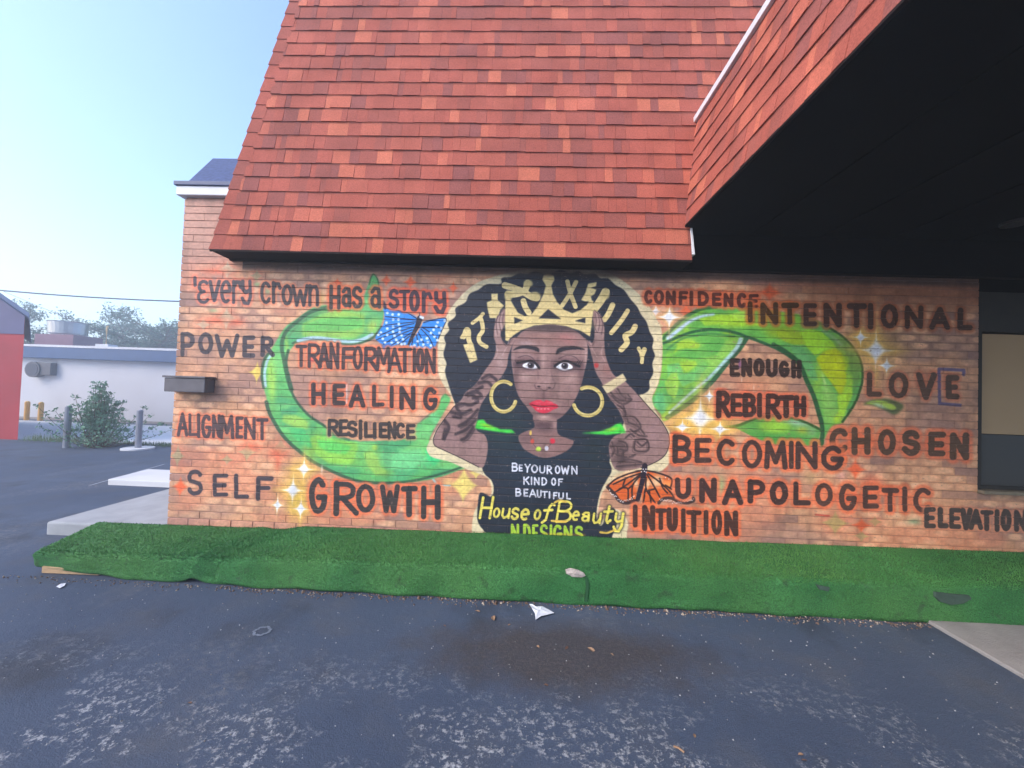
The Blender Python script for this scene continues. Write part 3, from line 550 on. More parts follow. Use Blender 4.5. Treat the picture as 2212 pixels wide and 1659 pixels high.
# green leaf tips on the shoulders
poly('R5', [(420, 1480), (440, 1420), (490, 1412), (520, 1450), (640, 1498), (735, 1500), (765, 1530), (700, 1530), (560, 1512), (430, 1492)], (70, 216, 74), smooth=False, soft=1.5); blob('R5', 520, 1470, 60, 16, (160, 210, 50), .9, 1, 15)
poly('R5', [(1335, 1530), (1500, 1515), (1580, 1490), (1640, 1450), (1682, 1442), (1722, 1528), (1560, 1545)], (70, 216, 74), smooth=False, soft=1.5); blob('R5', 1600, 1500, 60, 16, (150, 206, 60), .9, 1, -15)
# necklace
stroke('R6', [(895, 310), (905, 400), (960, 470), (1030, 470), (1085, 410)], 5, (60, 40, 44), .6)
for x, y, a, b, c in ((897, 332, 11, 22, (222, 186, 96)), (912, 405, 17, 24, (200, 84, 70)), (1086, 402, 24, 24, (206, 48, 66)), (965, 472, 24, 22, (190, 220, 80)), (1034, 465, 18, 22, (216, 214, 226))): blob('R6', x, y, a, b, c, 1, 3)

# ---- butterflies
BLU, BDK = (50, 140, 228), (28, 38, 66)
WG = poly('R3', [(1310, 520), (1400, 545), (1540, 565), (1640, 600), (1690, 650), (1660, 730), (1640, 800), (1600, 900), (1560, 940), (1480, 930), (1400, 950), (1310, 935), (1220, 870), (1250, 800), (1310, 700), (1320, 600)], BLU, ret=True)
WG2 = poly('R3', [(1760, 680), (1850, 655), (2010, 645), (1970, 760), (1920, 880), (1900, 925), (1870, 975), (1760, 975), (1620, 975), (1600, 930), (1680, 820), (1740, 720)], BLU, ret=True)
poly('R3', [(1300, 930), (1420, 940), (1330, 1010)], (36, 96, 190), .8, 4); WG = np.maximum(WG, WG2)
for q in [[(1690, 650), (1560, 575), (1320, 520), (1300, 440)], [(1680, 660), (1500, 640), (1330, 620)], [(1670, 680), (1480, 700), (1330, 720)], [(1650, 700), (1480, 740), (1250, 840)], [(1640, 740), (1480, 790), (1230, 880)],
          [(1630, 770), (1480, 830), (1310, 930)], [(1620, 800), (1500, 880), (1400, 940)], [(1600, 840), (1530, 900), (1480, 930)], [(1760, 690), (1880, 655), (2010, 645), (1960, 780), (1910, 900)], [(1750, 740), (1880, 740), (1960, 740)],
          [(1740, 740), (1860, 820), (1920, 890)], [(1730, 760), (1820, 860), (1870, 970)], [(1700, 800), (1750, 900), (1770, 975)], [(1680, 830), (1690, 900), (1700, 970)], [(1640, 860), (1620, 960)]]:
    stroke('R3', q, 11, BDK, .95, 1.5)
poly('R3', [(1310, 440), (1345, 500), (1330, 540), (1300, 500)], BDK, .9)
stroke('R3', [(1715, 640), (1690, 720), (1640, 820), (1590, 930)], 66, (40, 34, 48), 1, 2, w2=24); stroke('R3', [(1710, 640), (1712, 580)], 10, BDK)
for x, y in [(1350, 580), (1410, 598), (1478, 598), (1340, 690), (1415, 655), (1475, 655), (1480, 705), (1415, 735), (1350, 755), (1490, 755), (1280, 800), (1415, 790), (1490, 795), (1250, 825), (1350, 825), (1430, 835), (1510, 830), (1300, 870), (1450, 880), (1525, 875),
             (1325, 910), (1400, 910), (1470, 910), (1545, 925), (1510, 930), (1620, 958), (1655, 945), (1705, 965), (1770, 970), (1690, 900), (1735, 880), (1755, 935), (1795, 865), (1805, 910), (1840, 945), (1840, 805), (1880, 845), (1870, 770), (1900, 730), (1915, 685), (1995, 668), (1955, 750), (1935, 805), (1912, 885), (1725, 625), (1745, 635)]:
    blob('R3', x, y, 17, 17, (214, 232, 250), .97, 2.5)
ORB = (216, 100, 46)
for p in ([(320, 560), (230, 580), (80, 640), (-40, 700), (-70, 740), (10, 800), (60, 870), (140, 905), (220, 880), (250, 780), (290, 650)],
          [(350, 570), (480, 610), (600, 660), (590, 760), (620, 850), (560, 850), (500, 870), (440, 920), (330, 915), (300, 860), (300, 720)]):
    poly('S1', p, ORB, soft=1.5)
for a in [(120, 620, 120, 40, (244, 190, 140), -20), (450, 680, 60, 70, (238, 214, 170), 40), (350, 710, 30, 60, (240, 214, 170), 20), (230, 680, 26, 70, (240, 220, 180), -10), (560, 720, 50, 50, (244, 160, 90), 30)]:
    blob('S1', a[0], a[1], a[2], a[3], a[4], .8, 1.5, a[5])
for q in [[(320, 560), (160, 600), (20, 660), (-60, 730)], [(300, 590), (150, 640), (0, 710)], [(290, 600), (130, 720), (20, 790)], [(280, 620), (200, 720), (195, 870)], [(120, 660), (100, 740), (150, 760), (150, 890)], [(60, 760), (100, 740)],
          [(150, 760), (200, 720)], [(350, 570), (470, 595), (600, 650), (595, 740)], [(360, 600), (470, 680), (590, 790), (630, 850)], [(350, 610), (420, 730), (480, 840)], [(340, 640), (340, 760), (430, 900)], [(370, 770), (390, 900)], [(330, 760), (310, 900)],
          [(480, 650), (510, 740), (560, 800)], [(540, 720), (600, 760)], [(420, 760), (340, 780)]]:
    stroke('S1', q, 17, (52, 34, 34), .95, 2)
stroke('S1', [(-60, 740), (10, 810), (60, 880), (140, 905), (215, 880)], 34, (56, 42, 44), .95, 3); stroke('S1', [(470, 905), (520, 860), (600, 855), (680, 890), (760, 905), (830, 880), (825, 850)], 30, (60, 46, 46), .92, 3)
stroke('S1', [(325, 520), (315, 600), (290, 720), (250, 870)], 56, (44, 34, 46), 1, 2, w2=44)
for i in range(26):
    t = i/25; x = -40+t*255; y = 780+math.sin(t*2.6)*105+rnd.uniform(-14, 14); blob('S1', x, y, 6, 6, (236, 230, 228), .95, 2)
for i in range(30):
    t = i/29; x = 480+t*350; y = 880-math.sin(t*5.0+2.2)*22+rnd.uniform(-14, 14); blob('S1', x, y, 5, 5, (236, 230, 228), .9, 2)
for x, y in ((308, 553), (336, 553), (322, 575), (340, 585), (290, 580), (575, 656), (540, 640)): blob('S1', x, y, 7, 7, (240, 236, 236), .95, 2)

# ---- lettering: every glyph is a set of brush strokes in a unit box (y down)
def arc(cx, cy, rx, ry, a0, a1, n=10): return [(cx+rx*math.cos(R(a0+(a1-a0)*k/n)), cy+ry*math.sin(R(a0+(a1-a0)*k/n))) for k in range(n+1)]
G = {
 'A': [[(0, 1), (.5, 0), (1, 1)], [(.2, .66), (.8, .66)]], 'B': [[(.05, 0), (.05, 1)], [(.05, 0)]+arc(.45, .24, .45, .24, -90, 90)+[(.05, .48)], [(.05, .48)]+arc(.5, .74, .48, .26, -90, 90)+[(.05, 1)]],
 'C': [arc(.55, .5, .53, .5, -45, -315, 14)], 'D': [[(.05, 0), (.05, 1)], [(.05, 0)]+arc(.35, .5, .62, .5, -90, 90, 12)+[(.05, 1)]],
 'E': [[(.95, .03), (.08, .03), (.08, .97), (.95, .97)], [(.08, .5), (.82, .5)]], 'F': [[(1, .03), (.1, .03), (.06, 1)], [(.08, .47), (.8, .47)]],
 'G': [arc(.52, .5, .5, .5, -45, -330, 14)+[(.97, .55)], [(.55, .55), (1, .55)]], 'H': [[(.04, 0), (.04, 1)], [(.96, 0), (.96, 1)], [(.04, .5), (.96, .5)]],
 'I': [[(.5, 0), (.5, 1)]], 'K': [[(.05, 0), (.05, 1)], [(.95, 0), (.1, .55)], [(.35, .4), (1, 1)]], 'L': [[(.08, 0), (.08, .96), (1, .96)]],
 'M': [[(.02, 1), (.1, 0), (.5, .78), (.86, 0), (1, 1)]], 'N': [[(.05, 1), (.05, 0), (.95, 1), (.95, 0)]], 'O': [arc(.5, .5, .5, .5, -90, 270, 18)],
 'P': [[(.06, 0), (.06, 1)], [(.06, .02)]+arc(.5, .28, .48, .27, -90, 90)+[(.06, .56)]], 'R': [[(.06, 0), (.03, 1)], [(.06, .02)]+arc(.45, .25, .42, .24, -90, 90)+[(.08, .5)], [(.35, .5), (1, 1)]],
 'S': [arc(.5, .26, .44, .26, -25, -215, 9)+[(.5, .48)]+arc(.5, .74, .46, .26, -50, 165, 10)], 'T': [[(0, .03), (1, .03)], [(.48, .03), (.48, 1)]],
 'U': [[(.04, 0), (.04, .62)]+arc(.5, .65, .45, .34, 180, 0, 8)+[(.96, 0)]], 'V': [[(0, 0), (.45, 1), (1, 0)]], 'W': [[(0, 0), (.24, 1), (.5, .25), (.76, 1), (1, 0)]],
 'Y': [[(0, 0), (.5, .5)], [(1, 0), (.5, .5), (.42, 1)]], "'": [[(.4, 0), (.6, 1)]],
 '3': [arc(.55, .26, .42, .26, -40, -200, 8)+[(.3, .46), (.6, .48)], [(.6, .48), (.25, .54)]+arc(.55, .74, .5, .26, -160, -330, 8)],
 'v': [[(0, 0), (.45, 1), (1, 0)]], 'e': [[(.08, .5), (.92, .45)]+arc(.5, .5, .44, .48, -10, -300, 14)], 'r': [[(.15, 0), (.15, 1)], [(.15, .3), (.45, .05), (.8, .05), (.98, .28)]],
 'y': [[(.1, 0), (.12, .35), (.4, .5), (.85, .4)], [(.9, 0), (.95, .7), (.7, 1), (.3, .98), (.05, .75)]], 'c': [arc(.55, .5, .5, .5, -40, -320, 12)], 'o': [arc(.5, .5, .46, .5, -90, 270, 14)],
 'w': [[(0, 0), (.24, 1), (.5, .25), (.76, 1), (1, 0)]], 'n': [[(.05, 0), (.05, 1)], [(.05, .35), (.3, .05), (.75, .04), (.95, .3), (.95, 1)]],
 'a': [[(.1, .22), (.4, .02), (.8, .06), (.9, .4), (.92, 1)], arc(.48, .7, .4, .28, -20, 340, 12)], 's': [arc(.5, .25, .42, .25, -20, -210, 8)+[(.5, .5)]+arc(.5, .75, .42, .25, -50, 170, 8)],
 'u': [[(.05, 0), (.05, .7), (.3, 1), (.7, .9), (.95, .5)], [(.95, 0), (.95, 1)]], 'f': [[(1, .08), (.75, 0), (.55, .2), (.4, .85), (.1, 1)], [(.15, .35), (.85, .33)]], 't': [[(.5, 0), (.4, .85), (.6, 1), (.9, .85)], [(0, .3), (1, .28)]],
}
CURVY = set("OCGSUBDPR3eocasyunrft")
def word(fr, w, letters, c=BLK, halo=None, soft=2.2, hw=26, jit=.012, alpha=.93):
    segs = []
    for ch, xl, xr, yt, yb in letters:
        for st in G[ch]:
            pts = [(xl+(xr-xl)*(x+rnd.uniform(-jit, jit)), yt+(yb-yt)*(y+rnd.uniform(-jit, jit))) for x, y in st]
            if c is SY: pts = [(x+(yb-y)*.16, y) for x, y in pts]
            segs.append((pts, len(st) > 5, max(w*(1.22 if sum(c) < 300 else 1.05)*rnd.uniform(.9, 1.1), 1)))
    s = FR[fr][2]*K
    if halo:
        for pts, sm, ww in segs:
            q = T(fr, pts); strokeq(q, (ww+hw)*s/2*1.15, halo, .5, 7)
        for pts, sm, ww in segs:
            q = T(fr, pts); strokeq(q, (ww+hw)*s/2*.9, halo, .42, 5)
    for pts, sm, ww in segs:
        q = T(fr, pts)
        strokeq(q, ww*s/2, c, alpha, soft)
SY = (242, 226, 100)
def L(s, *boxes): return [(ch,)+tuple(b) for ch, b in zip(s, boxes)]
word('R1', 38, L("'3very", (440, 460, 215, 310), (490, 620, 260, 535), (645, 765, 265, 510), (790, 915, 260, 535), (935, 1050, 260, 535), (1060, 1175, 260, 550)), (56, 54, 66), (228, 120, 92), hw=50)
word('R1', 38, L("crown", (1310, 1420, 285, 535), (1455, 1555, 280, 535), (1590, 1700, 320, 550), (1725, 1905, 320, 570), (1935, 2045, 320, 565)), (54, 50, 56), (232, 128, 88), hw=40)
word('R3', 34, L("Hasa", (718, 812, 285, 525), (850, 935, 300, 500), (965, 1060, 300, 510), (1170, 1270, 300, 510)), (58, 52, 50), (240, 110, 62), hw=46)
word('R3', 34, L("STOry", (1380, 1470, 330, 515), (1500, 1590, 335, 540), (1615, 1695, 345, 545), (1745, 1840, 355, 560), (1885, 2000, 355, 570)), (62, 48, 60), (240, 100, 66), hw=50)
word('R1', 46, L("POWER", (280, 425, 945, 1215), (520, 660, 950, 1180), (735, 1000, 970, 1225), (1085, 1210, 985, 1230), (1325, 1460, 995, 1215)), (56, 52, 62))
word('R3', 34, L("TRANFORMATION", (340, 435, 950, 1170), (470, 600, 935, 1180), (590, 690, 930, 1185), (715, 800, 925, 1195), (850, 970, 975, 1195), (980, 1060, 970, 1195), (1105, 1235, 975, 1215), (1240, 1380, 975, 1195),
    (1365, 1500, 985, 1235), (1490, 1610, 985, 1235), (1648, 1660, 990, 1235), (1690, 1750, 1000, 1225), (1785, 1880, 995, 1245)), (62, 52, 56), (236, 116, 76), hw=34)
word('R4', 38, L("HEALING", (480, 592, 120, 310), (695, 800, 130, 315), (870, 1000, 135, 335), (1105, 1200, 140, 335), (1290, 1300, 150, 345), (1390, 1525, 155, 358), (1640, 1750, 170, 368)), (56, 48, 50), ORG, hw=40)
word('R4', 32, L("RESILIENCE", (645, 745, 490, 640), (760, 830, 492, 640), (845, 930, 510, 650), (968, 975, 500, 672), (1020, 1090, 520, 660), (1115, 1122, 525, 665), (1175, 1240, 525, 660), (1265, 1330, 515, 670), (1350, 1420, 530, 662), (1455, 1530, 540, 672)), (54, 50, 50), (206, 150, 110), hw=24)
word('R2', 27, L("ALIGNMENT", (172, 250, 385, 580), (275, 340, 395, 588), (358, 366, 395, 598), (400, 470, 405, 600), (500, 560, 405, 595), (575, 685, 410, 605), (722, 772, 420, 605), (800, 890, 430, 612), (918, 1005, 438, 618)), (70, 58, 64), (238, 122, 84), hw=30)
word('R2', 34, L("SELF", (268, 390, 928, 1135), (505, 630, 962, 1150), (708, 818, 968, 1172), (915, 1050, 988, 1185)), (58, 54, 64), (204, 136, 110), hw=20)
word('R4', 48, L("GROWTH", (462, 600, 1110, 1430), (712, 925, 1145, 1450), (950, 1098, 1175, 1420), (1200, 1355, 1178, 1428), (1420, 1535, 1190, 1460), (1620, 1780, 1190, 1490)), (50, 50, 52), (240, 118, 76), hw=48)
word('R7', 30, L("CONFIDENCE", (335, 390, 205, 315), (435, 508, 205, 318), (558, 632, 215, 325), (690, 758, 212, 330), (803, 812, 212, 335), (888, 975, 218, 332), (1035, 1110, 228, 338), (1158, 1230, 238, 348), (1298, 1360, 235, 358), (1415, 1492, 245, 362)), (84, 42, 32), (222, 106, 66), hw=50)
word('R7', 42, L("INT", (1412, 1424, 330, 500), (1542, 1690, 340, 525), (1765, 1895, 340, 522)), (78, 52, 26), (206, 104, 52), hw=44)
word('R8', 38, L("ENTIONAL", (282, 368, 340, 512), (462, 585, 345, 512), (672, 800, 345, 520), (852, 864, 345, 532), (970, 1078, 355, 525), (1175, 1305, 365, 530), (1400, 1535, 380, 535), (1642, 1735, 385, 545)), (76, 50, 38), (176, 96, 60), hw=38)
word('R7', 40, L("ENOUGH", (1225, 1295, 915, 1070), (1345, 1420, 915, 1070), (1475, 1545, 920, 1062), (1600, 1685, 925, 1072), (1735, 1805, 945, 1075), (1865, 1930, 935, 1082)), (52, 38, 34))
word('R7', 44, L("REBIRTH", (1088, 1195, 1255, 1490), (1232, 1322, 1280, 1482), (1362, 1460, 1285, 1482), (1510, 1520, 1280, 1488), (1598, 1720, 1285, 1505), (1735, 1850, 1302, 1488), (1895, 1978, 1305, 1482)), (62, 40, 34), (222, 108, 76), hw=40)
word('R8', 40, L("LOVE", (840, 935, 955, 1135), (1040, 1168, 955, 1140), (1285, 1415, 955, 1155), (1540, 1620, 978, 1152)), (84, 62, 48), (200, 112, 80), hw=30)
stroke('R8', [(1680, 955), (1678, 915), (1462, 905), (1465, 1210), (1650, 1225)], 26, (92, 84, 128), .85, 3, smooth=False)
word('S2', 42, L("CHOSEN", (268, 385, 125, 292), (455, 572, 118, 305), (678, 782, 135, 308), (878, 990, 145, 310), (1095, 1205, 155, 320), (1280, 1400, 165, 345)), (82, 62, 46), (228, 112, 72), hw=50)
word('S1', 42, L("BECOMIN", (632, 790, 222, 465), (858, 1000, 248, 470), (1092, 1245, 262, 495), (1355, 1518, 275, 520), (1585, 1780, 282, 530), (1838, 1850, 280, 528), (1905, 2100, 288, 530)), (66, 48, 44), (240, 116, 72), hw=52)
word('S2', 36, L("G", (195, 345, 272, 440)), (66, 48, 44), (236, 118, 72), hw=50)
word('S1', 44, L("UNAPOL", (660, 785, 665, 838), (912, 1048, 672, 875), (1155, 1318, 685, 898), (1412, 1550, 688, 880), (1650, 1782, 705, 898), (1882, 2022, 705, 912)), (62, 44, 42), (238, 116, 74), hw=50)
word('S2', 34, L("OGETIC", (145, 255, 585, 742), (345, 455, 590, 778), (540, 648, 600, 765), (705, 812, 622, 788), (875, 885, 612, 788), (970, 1088, 625, 795)), (78, 54, 46), (236, 112, 70), hw=48)
word('S2', 32, L("ELEVATION", (1058, 1125, 785, 930), (1175, 1228, 788, 930), (1268, 1340, 788, 935), (1368, 1430, 795, 940), (1440, 1520, 800, 940), (1535, 1608, 808, 950), (1652, 1660, 805, 955), (1705, 1758, 802, 950), (1815, 1895, 810, 955)), (66, 58, 54), (222, 140, 104), hw=26)
word('S1', 40, L("INTUITION", (224, 228, 945, 1135), (318, 410, 952, 1170), (455, 530, 978, 1165), (575, 645, 975, 1175), (722, 728, 985, 1188), (778, 890, 998, 1200), (958, 964, 998, 1208), (1038, 1105, 998, 1210), (1170, 1272, 1010, 1225)), (66, 42, 36), (240, 112, 66), hw=50)
blob('R3', 505, 1110, 24, 26, (232, 90, 90), .7); blob('R7', 1310, 960, 14, 50, (120, 70, 160), .6); stroke('R4', [(830, 115), (828, 310)], 12, (230, 224, 226), .7, 4)
for a in [('R4', 570, 1000, 12, 50), ('R7', 1330, 1120, 6, 26), ('R7', 1455, 1200, 6, 26), ('R7', 480, 850, 6, 30), ('R7', 478, 1010, 6, 26)]: blob(*a, (240, 226, 210), .6)
WT = (224, 226, 238)
word('R6', 13, L("BEYOUROWN", (738, 782, 595, 660), (798, 825, 610, 660), (850, 892, 605, 670), (908, 955, 612, 672), (975, 1020, 618, 678), (1040, 1080, 618, 685), (1112, 1148, 620, 680), (1165, 1226, 620, 685), (1252, 1298, 622, 686)), WT, soft=1.5)
word('R6', 13, L("KINDOF", (838, 882, 715, 775), (904, 906, 715, 776), (930, 970, 720, 778), (995, 1035, 722, 780), (1080, 1112, 725, 782), (1138, 1172, 730, 784)), WT, soft=1.5)
word('R6', 13, L("BEAUTIFUL", (770, 812, 815, 875), (840, 872, 820, 878), (890, 942, 822, 884), (955, 988, 830, 886), (998, 1040, 838, 890), (1058, 1062, 842, 892), (1095, 1124, 848, 900), (1140, 1180, 852, 902), (1208, 1238, 855, 905)), WT, soft=1.5)
word('R6', 20, L("Houseof", (455, 548, 890, 1068), (572, 622, 985, 1060), (645, 708, 988, 1066), (728, 785, 985, 1075), (808, 875, 992, 1080), (925, 975, 1000, 1078), (985, 1080, 945, 1108)), SY, (30, 40, 40), hw=16, soft=1.5)
word('R6', 20, L("Beauty", (1115, 1240, 925, 1098), (1255, 1310, 1010, 1086), (1335, 1400, 1020, 1095), (1430, 1495, 1030, 1110), (1520, 1590, 970, 1110), (1605, 1680, 1030, 1180)), SY, (40, 44, 36), hw=16, soft=1.5)
for f, p in (('R6', [(1080, 1092), (1130, 1096), (1200, 1100)]), ('R6', [(1620, 1170), (1560, 1195), (1500, 1190)]), ('R6', [(1105, 935), (1150, 915), (1200, 930)])): stroke(f, p, 18, (226, 190, 80), .9)
word('R6', 24, L("NDESIGNS", (735, 790, 1130, 1262), (842, 890, 1130, 1262), (918, 955, 1130, 1262), (985, 1040, 1132, 1262), (1070, 1076, 1134, 1262), (1100, 1160, 1136, 1262), (1190, 1250, 1140, 1262), (1285, 1345, 1146, 1262)), (176, 214, 62), soft=2)
stroke('R6', [(1010, 1205), (1360, 1215)], 22, (226, 170, 60), .35, 6)
# contact shade of the eaves, painted dark brown into the top of the wall
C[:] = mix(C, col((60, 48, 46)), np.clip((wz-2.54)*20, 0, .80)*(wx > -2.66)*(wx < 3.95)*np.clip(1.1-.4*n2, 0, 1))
# roller texture, wear, drips
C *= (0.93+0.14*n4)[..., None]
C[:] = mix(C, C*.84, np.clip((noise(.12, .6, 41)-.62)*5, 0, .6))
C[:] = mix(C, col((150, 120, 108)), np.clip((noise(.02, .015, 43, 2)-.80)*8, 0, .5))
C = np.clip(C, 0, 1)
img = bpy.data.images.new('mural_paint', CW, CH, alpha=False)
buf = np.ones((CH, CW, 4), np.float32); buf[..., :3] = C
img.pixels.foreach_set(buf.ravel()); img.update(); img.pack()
del buf, yy, xx, course, off, bi, u, v, h, h2, ell, pick, jn, n1, n2, n3, n4, GC, GR, GF, BODY, AL, AR, NK, FACE, WG, WG2, wx, wz

# ================================================================ MATERIALS
def new_mat(name):
    m = bpy.data.materials.new(name); m.use_nodes = True
    return m, m.node_tree.nodes, m.node_tree.links, m.node_tree.nodes['Principled BSDF']
XL, XR, BD = -3.25, 3.955, 6.0                 # left corner, start of the window bay, depth of the building
BASE = 0.168
building = empty('brick_building', (0, 0, 0), 'brick building with a mural of a crowned woman under a red shingle roof', 'building')

def mural_mat(name, rough=0.55):
    m, n, l, b = new_mat(name)
    tc = n.new('ShaderNodeTexCoord'); tc.object = building
    sp = n.new('ShaderNodeSeparateXYZ'); l.new(tc.outputs['Object'], sp.inputs[0])
    u = n.new('ShaderNodeMapRange'); u.inputs['From Min'].default_value = PX0; u.inputs['From Max'].default_value = PX0+CW/PR; u.clamp = False
    v = n.new('ShaderNodeMapRange'); v.inputs['From Min'].default_value = PZ0; v.inputs['From Max'].default_value = PZ0+CH/PR; v.clamp = False
    l.new(sp.outputs['X'], u.inputs['Value']); l.new(sp.outputs['Z'], v.inputs['Value'])
    cb = n.new('ShaderNodeCombineXYZ'); l.new(u.outputs[0], cb.inputs['X']); l.new(v.outputs[0], cb.inputs['Y'])
    im = n.new('ShaderNodeTexImage'); im.image = img; im.extension = 'EXTEND'; im.interpolation = 'Linear'
    l.new(cb.outputs[0], im.inputs['Vector'])
    nz = n.new('ShaderNodeTexNoise'); nz.inputs['Scale'].default_value = 45; nz.inputs['Detail'].default_value = 5; l.new(tc.outputs['Object'], nz.inputs['Vector'])
    mr = n.new('ShaderNodeMapRange'); mr.inputs['From Min'].default_value = .3; mr.inputs['From Max'].default_value = .7; mr.inputs['To Min'].default_value = .88; mr.inputs['To Max'].default_value = 1.08
    l.new(nz.outputs['Fac'], mr.inputs['Value'])
    mu = n.new('ShaderNodeVectorMath'); mu.operation = 'SCALE'; l.new(im.outputs['Color'], mu.inputs[0]); l.new(mr.outputs[0], mu.inputs['Scale'])
    l.new(mu.outputs[0], b.inputs['Base Color'])
    bp = n.new('ShaderNodeBump'); bp.inputs['Strength'].default_value = .35; bp.inputs['Distance'].default_value = .004
    n2_ = n.new('ShaderNodeTexNoise'); n2_.inputs['Scale'].default_value = 110; n2_.inputs['Detail'].default_value = 3; l.new(tc.outputs['Object'], n2_.inputs['Vector'])
    l.new(n2_.outputs['Fac'], bp.inputs['Height']); l.new(bp.outputs[0], b.inputs['Normal'])
    b.inputs['Roughness'].default_value = rough; b.inputs['Specular IOR Level'].default_value = .35
    return m
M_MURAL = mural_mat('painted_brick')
M_JOINT, n, l, b = new_mat('painted_mortar')
_src = mural_mat('mortar_src'); M_JOINT = _src; M_JOINT.name = 'painted_mortar'
_l = [x for x in M_JOINT.node_tree.nodes if x.type == 'VECT_MATH'][0]
_g = M_JOINT.node_tree.nodes.new('ShaderNodeMix'); _g.data_type = 'RGBA'; _g.inputs[0].default_value = .35; _g.inputs[7].default_value = (*lin((120, 104, 96)), 1)
M_JOINT.node_tree.links.new(_l.outputs[0], _g.inputs[6]); M_JOINT.node_tree.links.new(_g.outputs[2], M_JOINT.node_tree.nodes['Principled BSDF'].inputs['Base Color'])

def shingle_mat():
    m, n, l, b = new_mat('red_asphalt_shingle')
    uv = n.new('ShaderNodeUVMap'); uv.uv_map = 'uv'
    sp = n.new('ShaderNodeSeparateXYZ'); l.new(uv.outputs[0], sp.inputs[0])
    rp = n.new('ShaderNodeValToRGB'); cs = [(0, (142, 86, 82)), (.2, (152, 88, 78)), (.42, (164, 90, 77)), (.62, (170, 92, 78)), (.8, (176, 98, 82)), (.92, (188, 106, 86)), (1, (196, 114, 90))]
    el = rp.color_ramp.elements; el[0].position = 0; el[0].color = (*lin(cs[0][1]), 1); el[1].position = 1; el[1].color = (*lin(cs[-1][1]), 1)
    for p, c in cs[1:-1]: e = el.new(p); e.color = (*lin(c), 1)
    l.new(sp.outputs['X'], rp.inputs[0])
    tc = n.new('ShaderNodeNewGeometry')
    nz = n.new('ShaderNodeTexNoise'); nz.inputs['Scale'].default_value = 130; nz.inputs['Detail'].default_value = 4; l.new(tc.outputs['Position'], nz.inputs['Vector'])
    n2_ = n.new('ShaderNodeTexNoise'); n2_.inputs['Scale'].default_value = 3; n2_.inputs['Detail'].default_value = 5; l.new(tc.outputs['Position'], n2_.inputs['Vector'])
    mr = n.new('ShaderNodeMapRange'); mr.inputs['From Min'].default_value = .25; mr.inputs['From Max'].default_value = .75; mr.inputs['To Min'].default_value = .62; mr.inputs['To Max'].default_value = 1.22
    l.new(nz.outputs['Fac'], mr.inputs['Value'])
    m2 = n.new('ShaderNodeMapRange'); m2.inputs['From Min'].default_value = .3; m2.inputs['From Max'].default_value = .7; m2.inputs['To Min'].default_value = .80; m2.inputs['To Max'].default_value = 1.10
    l.new(n2_.outputs['Fac'], m2.inputs['Value'])
    mm = n.new('ShaderNodeMath'); mm.operation = 'MULTIPLY'; l.new(mr.outputs[0], mm.inputs[0]); l.new(m2.outputs[0], mm.inputs[1])
    # printed shadow band that laminated shingles carry at the head of the exposed part
    st = n.new('ShaderNodeMapRange'); st.inputs['From Min'].default_value = .68; st.inputs['From Max'].default_value = .72; st.inputs['To Min'].default_value = 1; st.inputs['To Max'].default_value = .70
    l.new(sp.outputs['Y'], st.inputs['Value'])
    m3 = n.new('ShaderNodeMath'); m3.operation = 'MULTIPLY'; l.new(mm.outputs[0], m3.inputs[0]); l.new(st.outputs[0], m3.inputs[1])
    mu = n.new('ShaderNodeVectorMath'); mu.operation = 'SCALE'; l.new(rp.outputs[0], mu.inputs[0]); l.new(m3.outputs[0], mu.inputs['Scale']); l.new(mu.outputs[0], b.inputs['Base Color'])
    bp = n.new('ShaderNodeBump'); bp.inputs['Strength'].default_value = .5; bp.inputs['Distance'].default_value = .003
    n3_ = n.new('ShaderNodeTexNoise'); n3_.inputs['Scale'].default_value = 350; l.new(tc.outputs['Position'], n3_.inputs['Vector']); l.new(n3_.outputs['Fac'], bp.inputs['Height']); l.new(bp.outputs[0], b.inputs['Normal'])
    b.inputs['Roughness'].default_value = .92; b.inputs['Specular IOR Level'].default_value = .2
    return m
M_SH = shingle_mat()

